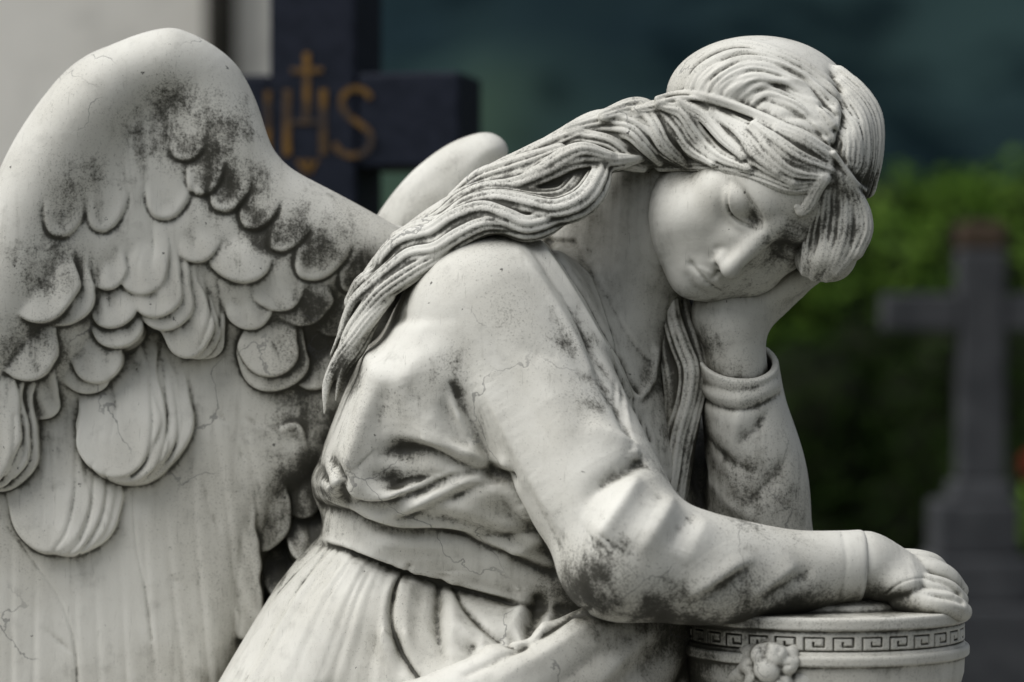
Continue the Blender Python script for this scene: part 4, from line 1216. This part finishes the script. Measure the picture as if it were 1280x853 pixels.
MARBLE = marble('weathered_marble')
GRIME_SHADE = [  # photo spot, radius (px), strength: algae and soot, plus shade painted in at some spots
    (255, 165, 64, 1.25), (290, 240, 52, 1.4), (215, 150, 60, 1.0), (330, 285, 45, 1.0), (395, 300, 60, 1.2), (440, 340, 50, 1.05), (100, 250, 60, .8), (60, 330, 70, .75), (40, 430, 55, .9), (225, 100, 40, .5),
    (395, 440, 50, 1.2), (400, 380, 45, 1.1), (385, 520, 55, .9), (375, 600, 55, 1.0), (375, 660, 45, 1.2), (338, 715, 24, 1.3), (10, 520, 50, .45), (300, 330, 40, .45), (120, 430, 60, .3),  # the spot between wing and skirt is painted shade of the gap
    (755, 718, 50, 1.05), (690, 640, 20, .4), (830, 765, 55, .95), (930, 765, 60, .9), (1010, 755, 50, .7), (700, 690, 35, .45), (640, 400, 30, .35), (722, 425, 40, .75), (748, 490, 38, .7), (560, 470, 40, .6), (500, 500, 30, .3),
    (950, 610, 80, .75), (930, 480, 50, .5), (985, 560, 50, .5), (860, 560, 60, .75), (840, 480, 60, .65), (800, 560, 40, .5), (870, 420, 50, .55), (780, 440, 40, .35),  # raised sleeve: real staining plus painted shade
    (1010, 205, 36, .6), (1066, 225, 45, .75), (1050, 280, 40, .6), (930, 185, 45, .45), (850, 190, 50, .4), (700, 235, 60, .55), (600, 255, 60, .55), (480, 340, 50, .65), (425, 460, 45, 1.0), (960, 100, 60, .2),
    (1120, 760, 45, .6), (880, 800, 75, 1.1), (945, 820, 45, .6), (985, 308, 30, .95), (960, 300, 28, .6), (945, 275, 14, .7), (900, 320, 14, .4), (800, 780, 60, .6), (730, 735, 60, 1.0), (495, 600, 35, .45), (505, 568, 25, .5), (850, 820, 50, .7)]
def grime_shade(v, n):
    k = S0 * (CAM_D + v[:, 1]) / CAM_D
    x = v[:, 0] / k + 640; y = 426.5 - (v[:, 2] - CAM_Z) / k
    g = np.zeros(len(v))
    for a, b, r, s_ in GRIME_SHADE:
        g = np.maximum(g, s_ * np.exp(-((x - a) ** 2 + (y - b) ** 2) / (r * r)))
    nz = smooth_noise(v, 28, 3) * .6 + smooth_noise(v, 75, 5) * .4
    g = g * np.clip(.25 + 1.5 * nz, 0, 1.3)
    for a, b, r, s_ in ((858, 320, 55, .5), (885, 290, 40, .3)):      # the face has been kept clean
        g -= s_ * np.exp(-((x - a) ** 2 + (y - b) ** 2) / (r * r)) * (v[:, 1] < .0)
    g += np.clip(-n[:, 2] - .05, 0, .8) * .55 * np.clip(.4 + 1.1 * nz, 0, 1.2)          # more on faces that turn downwards
    return g

ROOTP = P(600, 945, .05)
angel = empty('angel_statue', (ROOTP[0], ROOTP[1], ROOTP[2]))
tag(angel, 'white marble mourning angel statue with dirty wings, leaning head on hand', 'statue')
bpy.context.view_layer.update()

body_bits = []
def keep(stone, code):
    """Skin surfaces are gathered into one body mesh."""
    v, q, lab, _ = stone.mesh()
    n = smooth_normals(v, q)
    fi, br = hollow(v, q, n, stone.h)
    fi *= stone.h / .001; br *= stone.h / .001
    f = q[lab[q[:, 0]] == code]
    used = np.unique(f); mp = np.full(len(v), -1, np.int64); mp[used] = np.arange(len(used))
    body_bits.append((v[used], mp[f], n[used], fi[used], br[used], grime_shade(v[used], n[used])))
def finish_body():
    off = 0; V = []; Qd = []; N = []; A = [[], [], []]
    for v, q, n, a, b, c in body_bits:
        V.append(v); Qd.append(q + off); N.append(n); off += len(v)
        for l, x in zip(A, (a, b, c)): l.append(x)
    return link_mesh('body', np.vstack(V), np.vstack(Qd), np.vstack(N), dict(fine=np.concatenate(A[0]), broad=np.concatenate(A[1]), grime_shade=np.concatenate(A[2])), MARBLE, angel)

import time
T0 = time.time()
def tick(s_): pass
head = Stone(HC - .150, HC + .150, .00085 * Q)
carve_face(head); tick('head')
robe = carve_robe(.0014 * Q); tick('robe')
hair = carve_hair(.0012 * Q, [head, robe]); tick('hair')
split_link(hair, {HAIR: 'hair'}, MARBLE, angel, lambda v, n: grime_shade(v, n) + .17); del hair; tick('hair mesh')
keep(head, SKIN); del head; tick('head mesh')
def robe_parent(code): return ROBE_OBJ.get('robe', angel)
ROBE_OBJ = {}
v_ = robe.mesh()
def link_robe():
    v, q, lab, _ = v_
    n = smooth_normals(v, q)
    fi, br = hollow(v, q, n, robe.h)
    fi *= robe.h / .001; br *= robe.h / .001
    gr = grime_shade(v, n)
    fl = lab[q[:, 0]]
    for code, name in ((ROBE, 'robe'), (SLEEVE_R, 'sleeve'), (SLEEVE_L, 'sleeve'), (SASH, 'sash'), (SKIRT, 'skirt'), (MANTLE, 'mantle'), (SKIN, None)):
        f = q[fl == code]
        used = np.unique(f); mp = np.full(len(v), -1, np.int64); mp[used] = np.arange(len(used))
        if name is None:
            body_bits.append((v[used], mp[f], n[used], fi[used], br[used], gr[used])); continue
        link_mesh(name, v[used], mp[f], n[used], dict(fine=fi[used], broad=br[used], grime_shade=gr[used]), MARBLE, angel)
link_robe(); del v_, robe; tick('robe mesh')
keep(carve_near_hand(.0009 * Q), SKIN)
keep(carve_far_hand(.0011 * Q), SKIN); tick('hands')
finish_body()
split_link(carve_wing(.0012 * Q), {WING: 'wing'}, MARBLE, angel, grime_shade); tick('wing')
split_link(carve_far_wing(.0016 * Q), {WING: 'wing'}, MARBLE, angel, grime_shade)[WING]['label'] = 'far wing, only its rounded tip showing behind the hair'
urn_root = empty('urn', (UC[0], UC[1], 0.62))
tag(urn_root, 'round marble urn with carved Greek key band and flower under the angel hand', 'urn')
bpy.context.view_layer.update()
split_link(carve_urn(.0010 * Q), {1: 'vessel'}, MARBLE, urn_root, grime_shade)
split_link(carve_urn_flower(.0010 * Q), {1: 'flower_ornament'}, MARBLE, urn_root, grime_shade); tick('urn')

# ------------------------------------------------------------------ the graveyard behind
import bmesh
from mathutils import Matrix, Vector
def obj_from(bm, name, mat, parent=None, smooth=False):
    me = bpy.data.meshes.new(name)
    bm.to_mesh(me); bm.free()
    if smooth:
        for p in me.polygons: p.use_smooth = True
    if mat: me.materials.append(mat)
    o = bpy.data.objects.new(name, me)
    scene_col.objects.link(o)
    if parent: o.parent = parent
    return o
def box(bm, x0, x1, y0, y1, z0, z1, bev=0.0, taper=1.0):
    r = bmesh.ops.create_cube(bm, size=1.0)
    for v in r['verts']:
        k = taper if v.co.z > 0 else 1.0
        v.co = Vector(((x0 + x1) / 2 + v.co.x * (x1 - x0) * k, (y0 + y1) / 2 + v.co.y * (y1 - y0) * k, (z0 + z1) / 2 + v.co.z * (z1 - z0)))
    if bev > 0:
        es = list({e for v in r['verts'] for e in v.link_edges})
        bmesh.ops.bevel(bm, geom=es, offset=bev, segments=2, affect='EDGES', profile=.6)

def simple(name, c0, c1, scale=6.0, rough=.8, bump=.3, detail=6, lo=.35, hi=.65, spec=.3, bdist=.01):
    m, nt, b = new_mat(name)
    pos = node(nt, 'ShaderNodeNewGeometry').outputs['Position']
    n = noise_n(nt, scale, detail, .62, pos)
    c = mix_n(nt, ramp_n(nt, n, lo, hi), c0, c1)
    n2 = noise_n(nt, scale * 9, 4, .6, pos)
    c = mix_n(nt, math_n(nt, 'MULTIPLY', ramp_n(nt, n2, .5, .75), .4), c, tuple(v * .55 for v in c0))
    nt.links.new(c, b.inputs['Base Color'])
    b.inputs['Roughness'].default_value = rough
    b.inputs['Specular IOR Level'].default_value = spec
    if bump:
        bp = node(nt, 'ShaderNodeBump'); bp.inputs['Strength'].default_value = bump; bp.inputs['Distance'].default_value = bdist
        nt.links.new(n2, bp.inputs['Height']); nt.links.new(bp.outputs[0], b.inputs['Normal'])
    return m

# ---- ground
m_ground = simple('ground_soil', (.035, .036, .026), (.055, .058, .035), 3.0, .95, .6)
bm = bmesh.new()
bmesh.ops.create_grid(bm, x_segments=40, y_segments=40, size=700)
o = obj_from(bm, 'ground', m_ground); o['kind'] = 'structure'; o.location = (0, 300, 0)

# ---- forested hills with a paler meadow
m_hill, nt, b = new_mat('hill_forest')
pos = node(nt, 'ShaderNodeNewGeometry').outputs['Position']
n1 = noise_n(nt, .018, 5, .6, pos); n2 = noise_n(nt, .055, 4, .65, pos); n3 = noise_n(nt, .004, 3, .5, pos)
c = mix_n(nt, ramp_n(nt, n1, .35, .65), (.0100, .0195, .0250), (.0200, .0370, .0380))
c = mix_n(nt, math_n(nt, 'MULTIPLY', ramp_n(nt, n2, .44, .60), .85), c, (.0035, .0080, .0105))
at = node(nt, 'ShaderNodeAttribute', attribute_name='meadow').outputs['Fac']
c = mix_n(nt, math_n(nt, 'MULTIPLY', at, .85), c, (.055, .090, .055))
nt.links.new(c, b.inputs['Base Color']); b.inputs['Roughness'].default_value = 1; b.inputs['Specular IOR Level'].default_value = 0
NX, NY = 160, 60
gx = np.linspace(-520, 520, NX); gy = np.linspace(240, 700, NY)
GX, GY = np.meshgrid(gx, gy, indexing='ij')
flatp = np.column_stack([GX.ravel(), GY.ravel(), np.zeros(GX.size)])
ridge = 300 + 50 * np.sin(GX / 140.0 + 1.0) + 22 * np.sin(GX / 52.0)
GZ = ridge * np.clip((GY - 240) / 420, 0, 1) ** 1.15
GZ += (smooth_noise(flatp, .03, 8).reshape(GX.shape) - .5) * 16 + (smooth_noise(flatp, .12, 9).reshape(GX.shape) - .5) * 9
GZ[:, 0] = -1
hv = np.column_stack([GX.ravel(), GY.ravel(), GZ.ravel()])
ij = np.arange(NX * NY).reshape(NX, NY)
hq = np.stack([ij[:-1, :-1].ravel(), ij[1:, :-1].ravel(), ij[1:, 1:].ravel(), ij[:-1, 1:].ravel()], 1)
# a clearing on the lower slope
kx = hv[:, 0] / (hv[:, 1] + CAM_D); kz = (hv[:, 2] - CAM_Z) / (hv[:, 1] + CAM_D)
md = np.exp(-((kx + .006) / .012) ** 2) * np.exp(-((kz - .068) / .018) ** 2) + np.exp(-((kx + .05) / .03) ** 2) * np.exp(-((kz - .046) / .016) ** 2) * .9
o = link_mesh('hills', hv, hq, None, dict(meadow=np.clip(md, 0, 1)), m_hill); o['kind'] = 'structure'

# ---- white house at the left
m_wall = simple('house_plaster', (.78, .76, .70), (.86, .84, .78), 1.2, .9, .15)
m_dark = simple('dark_metal', (.030, .028, .024), (.045, .042, .036), 20, .5, 0)
m_roof = simple('roof_tiles', (.10, .045, .03), (.14, .07, .05), 4, .8, .4)
m_win = simple('window_glass', (.03, .035, .04), (.04, .045, .05), 2, .12, 0, spec=.6)
HY = 6.0
hx1 = P(345, 0, HY)[0]; hx0 = P(-700, 0, HY)[0]
house = empty('house', ((hx0 + hx1) / 2, HY, 0))
tag(house, 'white plastered house with dark downpipe behind the wing', 'house')
def loc(o_, root):
    o_.location = Vector(o_.location) - root.location; return o_
bm = bmesh.new(); box(bm, hx0, hx1, HY, HY + 3, 0, 5.6)
loc(obj_from(bm, 'wall', m_wall, house), house)
bm = bmesh.new(); box(bm, hx0 - .4, hx1 + .4, HY - .45, HY + 3.4, 5.6, 5.78)
for v in bm.verts:
    pass
r0 = [bm.verts.new(p) for p in ((hx0 - .4, HY - .45, 5.785), (hx1 + .4, HY - .45, 5.785), (hx1 + .4, HY + 3.4, 5.785), (hx0 - .4, HY + 3.4, 5.785), (hx0 - .4, HY + 1.5, 7.2), (hx1 + .4, HY + 1.5, 7.2))]
for f in ((0, 1, 5, 4), (2, 3, 4, 5), (0, 4, 3), (1, 2, 5)):
    bm.faces.new([r0[i] for i in f])
loc(obj_from(bm, 'roof', m_roof, house), house)
dx = P(275, 0, HY - .09)[0]
bm = bmesh.new()
bmesh.ops.create_cone(bm, cap_ends=True, segments=20, radius1=.046, radius2=.046, depth=5.5, matrix=Matrix.Translation((dx, HY - .075, 2.8)))
for z in (1.0, 2.6, 4.4):
    box(bm, dx - .06, dx + .06, HY - .13, HY - .001, z, z + .05)
loc(obj_from(bm, 'drainpipe', m_dark, house, True), house)

# ---- dark granite cross with the gilded monogram
m_gran = simple('dark_granite', (.0085, .012, .022), (.014, .018, .031), 45, .55, .2, lo=.4, hi=.6, spec=.15, bdist=.002)
m_gold = simple('gilding', (.11, .060, .012), (.20, .105, .020), 30, .45, 0)
nt = m_gold.node_tree                                      # gilding worn away in places down to the granite
gb = nt.nodes['Principled BSDF']
src_ = gb.inputs['Base Color'].links[0].from_socket
worn = ramp_n(nt, noise_n(nt, 14, 3, .6, node(nt, 'ShaderNodeNewGeometry').outputs['Position']), .42, .62)
nt.links.new(mix_n(nt, math_n(nt, 'MULTIPLY', worn, .82), src_, (.022, .022, .028)), gb.inputs['Base Color'])
CY = 1.35
cpos = P(392, 150, CY)
gx_ = lambda px: P(px, 150, CY)[0] - cpos[0]
gz_ = lambda py: P(392, py, CY)[2]
cross = empty('grave_cross', (cpos[0], CY, 0))
tag(cross, 'dark blue granite grave cross with gold IHS lettering behind the wing', 'cross')
cross.rotation_euler = (0, 0, math.radians(-12))
TH = .15
bm = bmesh.new()
box(bm, gx_(334), gx_(446), 0, TH, .0, gz_(-190), .006)
box(bm, gx_(212), gx_(333), .004, TH - .004, gz_(210), gz_(92), .006)
box(bm, gx_(447), gx_(578), .004, TH - .004, gz_(210), gz_(92), .006)
box(bm, gx_(300), gx_(480), -.06, TH + .06, 0, .42, .01)
obj_from(bm, 'cross_body', m_gran, cross)
bm = bmesh.new()
def bar(x0, x1, y0, y1):
    box(bm, gx_(x0), gx_(x1), -.0025, .010, gz_(y1), gz_(y0), .0008)
sx = lambda px: px          # lettering columns read from the photo
bar(329, 337, 113, 192)                                  # I
bar(353, 363, 112, 194); bar(400, 410, 112, 194)         # H
bar(363.5, 399.5, 150, 156)
bar(379, 388, 66, 149.5); bar(363, 378.5, 85, 92); bar(388.5, 404, 85, 92)   # cross standing on the H
t = np.linspace(0, 1, 40)
S_pts = catmull([(466, 124), (458, 115), (445, 112), (432, 119), (429, 133), (437, 146), (452, 156), (465, 168), (466, 182), (455, 193), (440, 195), (427, 190), (420, 180)], 6)
w = 3.9
for i in range(len(S_pts) - 1):
    a, b_ = S_pts[i], S_pts[i + 1]
    d_ = unit(b_ - a); nrm_ = np.array([-d_[1], d_[0]]) * w
    a2 = a - d_ * .8; b2 = b_ + d_ * .8
    dz = .0001 * (i % 2)
    fr = [bm.verts.new((gx_(p[0]), -.0025 - dz, gz_(p[1]))) for p in (a2 - nrm_, b2 - nrm_, b2 + nrm_, a2 + nrm_)]
    bm.faces.new(fr)
for dxn in (-9, 0, 9):                                    # three nails below
    x_ = 385 + dxn
    fr = [bm.verts.new((gx_(p[0]), -.0025, gz_(p[1]))) for p in ((x_ - 4 + dxn * .3, 200), (x_ + 4 + dxn * .3, 200), (385 + dxn * .35 + 1, 217), (385 + dxn * .35 - 1, 217))]
    bm.faces.new(fr)
obj_from(bm, 'gold_lettering', m_gold, cross)

# ---- grey stone cross at the right
m_grey = simple('grey_stone', (.042, .045, .050), (.066, .069, .075), 9, .9, .4)
m_rust = simple('lichen_stone', (.060, .040, .026), (.07, .05, .034), 12, .9, .4)
SY = 4.4
sp_ = P(1225, 400, SY)
ax_ = lambda px: P(px, 400, SY)[0] - sp_[0]
az_ = lambda py: P(1225, py, SY)[2]
sc_ = empty('stone_cross', (sp_[0], SY, 0))
tag(sc_, 'plain grey stone cross on stepped pedestal in front of hedge', 'cross')
bm = bmesh.new()
box(bm, ax_(1197), ax_(1253), -.055, .055, az_(600), az_(312), .01)
box(bm, ax_(1102), ax_(1196.5), -.05, .05, az_(414), az_(368), .01)
box(bm, ax_(1253.5), ax_(1348), -.05, .05, az_(414), az_(368), .01)
obj_from(bm, 'cross_body', m_grey, sc_)
bm = bmesh.new(); box(bm, ax_(1197), ax_(1253), -.055, .055, az_(311.6), az_(279), .012)
obj_from(bm, 'cross_top', m_rust, sc_)
bm = bmesh.new()
box(bm, ax_(1185), ax_(1262), -.085, .085, az_(625), az_(600.5), .012, .9)
box(bm, ax_(1166), ax_(1266), -.11, .11, az_(694), az_(625.5), .012)
box(bm, ax_(1158), ax_(1280), -.14, .14, az_(752), az_(694.5), .015)
box(bm, ax_(1146), ax_(1296), -.18, .18, 0, az_(752.5), .015)
obj_from(bm, 'pedestal', m_grey, sc_)

# ---- hedge and the shrubs added for its shaded foot: leaf clumps over a twiggy core
def leaf_mat(name, c0, c1):
    m, nt, b = new_mat(name)
    oi = node(nt, 'ShaderNodeNewGeometry')
    n = noise_n(nt, 3.0, 3, .6, oi.outputs['Position'])
    r = mix_n(nt, math_n(nt, 'ADD', math_n(nt, 'MULTIPLY', oi.outputs['Random Per Island'], .6), math_n(nt, 'MULTIPLY', n, .4)), c0, c1)
    nt.links.new(r, b.inputs['Base Color']); b.inputs['Roughness'].default_value = .75
    b.inputs['Specular IOR Level'].default_value = .08
    return m
def foliage(name, blobs, n, size, mat, parent, seed):
    """n leaf-sized faces spread through the volume of overlapping blobs (cx, cy, cz, rx, ry, rz)."""
    rg = np.random.RandomState(seed)
    blobs = np.array(blobs)
    w = blobs[:, 3] * blobs[:, 4] * blobs[:, 5]
    pick = rg.choice(len(blobs), n, p=w / w.sum())
    d = rg.normal(size=(n, 3)); d /= np.linalg.norm(d, axis=1)[:, None]
    rr = rg.uniform(.55, 1.06, n) ** .6
    c = blobs[pick, :3] + d * blobs[pick, 3:] * rr[:, None]
    keepm = c[:, 2] > .02
    c, d = c[keepm], d[keepm]; n = len(c)
    nn = d + rg.normal(size=(n, 3)) * .7; nn[:, 2] += .4
    nn /= np.linalg.norm(nn, axis=1)[:, None]
    u = np.cross(nn, rg.normal(size=(n, 3))); u /= np.linalg.norm(u, axis=1)[:, None]
    v = np.cross(nn, u)
    s_ = size * rg.uniform(.6, 1.3, n)[:, None]
    P4 = np.stack([c - u * s_, c + v * s_ * .45, c + u * s_, c - v * s_ * .45], 1).reshape(-1, 3)
    root = np.array(parent.location)
    return link_mesh(name, P4 - root, np.arange(n * 4).reshape(n, 4), None, None, mat, None), root
def shrub(name, label, cat, blobs, n, size, mat, core_mat, seed, group=None):
    b = np.array(blobs)
    root = empty(name, (b[:, 0].mean(), b[:, 1].mean(), 0))
    tag(root, label, cat, group)
    o, _ = foliage('foliage', blobs, n, size, mat, root, seed)
    o.parent = root
    bm = bmesh.new()
    for q in blobs:
        bmesh.ops.create_icosphere(bm, subdivisions=2, radius=1.0, matrix=Matrix.Translation(Vector(q[:3]) - root.location) @ Matrix.Diagonal((q[3] * .74, q[4] * .74, q[5] * .74, 1)))
    obj_from(bm, 'branches', core_mat, root, True)
    return root
m_leaf_l = leaf_mat('hedge_leaves', (.06, .155, .016), (.22, .36, .06))
m_leaf_shade = leaf_mat('hedge_shade_leaves', (.010, .024, .004), (.022, .040, .008))  # dark copy of the hedge leaves, shade put into the colour
m_core = simple('twigs_dark', (.010, .014, .006), (.016, .020, .009), 8, 1, 0)
rg = np.random.RandomState(5)
HYd = 9.5
for i in range(7):
    cx = P(905 + i * 92, 0, HYd)[0]
    top = P(0, 205 + rg.uniform(-16, 12), HYd)[2]
    bl = []
    for k_ in range(9):
        bl.append((cx + rg.uniform(-.32, .32), HYd + rg.uniform(-.35, .35), rg.uniform(.35, top - .35), rg.uniform(.26, .40), rg.uniform(.3, .42), rg.uniform(.26, .42)))
    bl.append((cx, HYd, top - .34, .36, .36, .34))
    shrub('hedge_bush', 'bright green hedge bush in the row behind the stone cross', 'bush', bl, 4200, .046, m_leaf_l, m_core, 20 + i, 'bushes of the green hedge')
DY = 7.0  # row added to stand for the shaded lower hedge
for i in range(6):
    cx = P(920 + i * 95, 0, DY)[0]
    top = P(0, 372 + rg.uniform(-34, 26), DY)[2]
    bl = []
    for k_ in range(8):
        bl.append((cx + rg.uniform(-.3, .3), DY + rg.uniform(-.25, .25), rg.uniform(.25, top - .25), rg.uniform(.22, .34), rg.uniform(.25, .34), rg.uniform(.22, .32)))
    shrub('hedge_shade_shrub', 'added dark shrub standing for the shaded lower part of the hedge', 'shrub', bl, 4200, .028, m_leaf_shade, m_core, 40 + i, 'added shrubs standing for the shaded hedge foot')

# ---- red flowering plant beside the stone cross
m_red = leaf_mat('red_petals', (.20, .03, .012), (.28, .06, .025))
fp = P(1302, 582, 4.6)
fl_root = empty('flowering_plant', (fp[0], fp[1], 0))
tag(fl_root, 'red flowering plant cut by right edge beside the stone cross', 'plant')
o, _ = foliage('petals', [(fp[0], fp[1], fp[2], .05, .05, .04), (fp[0] + .08, fp[1], fp[2] - .02, .06, .06, .045)], 700, .014, m_red, fl_root, 77); o.parent = fl_root
gp = P(1302, 650, 4.6)
o, _ = foliage('foliage', [(gp[0], gp[1], gp[2], .075, .07, .09), (gp[0] + .07, gp[1], gp[2] - .05, .08, .07, .11), (gp[0] + .02, gp[1], .22, .09, .08, .2)], 1600, .02, m_leaf_l, fl_root, 78); o.parent = fl_root
bm = bmesh.new()
for a in range(5):
    bmesh.ops.create_cone(bm, cap_ends=True, segments=8, radius1=.006, radius2=.004, depth=fp[2], matrix=Matrix.Translation((.02 * a - .03, .01 * (a % 2), fp[2] / 2)))
obj_from(bm, 'stem', m_core, fl_root)

# ---- plinth under the angel
m_plinth = simple('plinth_stone', (.34, .33, .30), (.42, .41, .38), 6, .85, .4)
zt = P(0, 944, 0)[2]
pl = empty('plinth', (0, 0, 0))
tag(pl, 'rough pale stone plinth carrying the angel and the urn', 'plinth')
bm = bmesh.new(); box(bm, -.62, .58, -.30, .36, zt - .12, zt - .001, .012)
obj_from(bm, 'cap', m_plinth, pl)
bm = bmesh.new(); box(bm, -.56, .52, -.25, .31, 0.002, zt - .121, .01)
obj_from(bm, 'block', m_plinth, pl)

# ------------------------------------------------------------------ camera, sky and sun
scene = bpy.context.scene
cam_data = bpy.data.cameras.new('camera')
cam = bpy.data.objects.new('camera', cam_data)
scene.collection.objects.link(cam)
cam.location = (0, -CAM_D, CAM_Z)
cam.rotation_euler = (math.radians(90), 0, 0)
cam_data.sensor_width = 36.0
cam_data.lens = 36.0 * CAM_D / (1280 * S0)
cam_data.clip_end = 6000
cam_data.dof.use_dof = True
cam_data.dof.focus_distance = CAM_D - 0.05
cam_data.dof.aperture_fstop = 3.2
scene.camera = cam
scene.view_settings.view_transform = 'Standard'
scene.view_settings.look = 'None'
scene.view_settings.exposure = 0
world = bpy.data.worlds.new('World')
scene.world = world
world.use_nodes = True
wn = world.node_tree.nodes
sky = wn.new('ShaderNodeTexSky')
sky.sky_type = 'NISHITA'
sky.sun_disc = False
SUN_EL, SUN_AZ = math.radians(55), math.radians(246)
sky.sun_elevation = SUN_EL
sky.sun_rotation = SUN_AZ
sky.air_density = 1.0; sky.dust_density = 3.0; sky.ozone_density = 1.0
hs = wn.new('ShaderNodeHueSaturation')                   # thin overcast: the blue is washed out of the sky
hs.inputs['Saturation'].default_value = .35
world.node_tree.links.new(sky.outputs[0], hs.inputs['Color'])
world.node_tree.links.new(hs.outputs[0], wn['Background'].inputs['Color'])
wn['Background'].inputs['Strength'].default_value = 0.088
sun = bpy.data.lights.new('sun', 'SUN')
sun.energy = 2.7; sun.angle = math.radians(55); sun.color = (1.0, .985, .95)
so = bpy.data.objects.new('sun', sun)
scene.collection.objects.link(so)
from mathutils import Vector
sd = Vector((math.sin(SUN_AZ) * math.cos(SUN_EL), math.cos(SUN_AZ) * math.cos(SUN_EL), math.sin(SUN_EL)))
so.rotation_euler = sd.to_track_quat('Z', 'Y').to_euler()
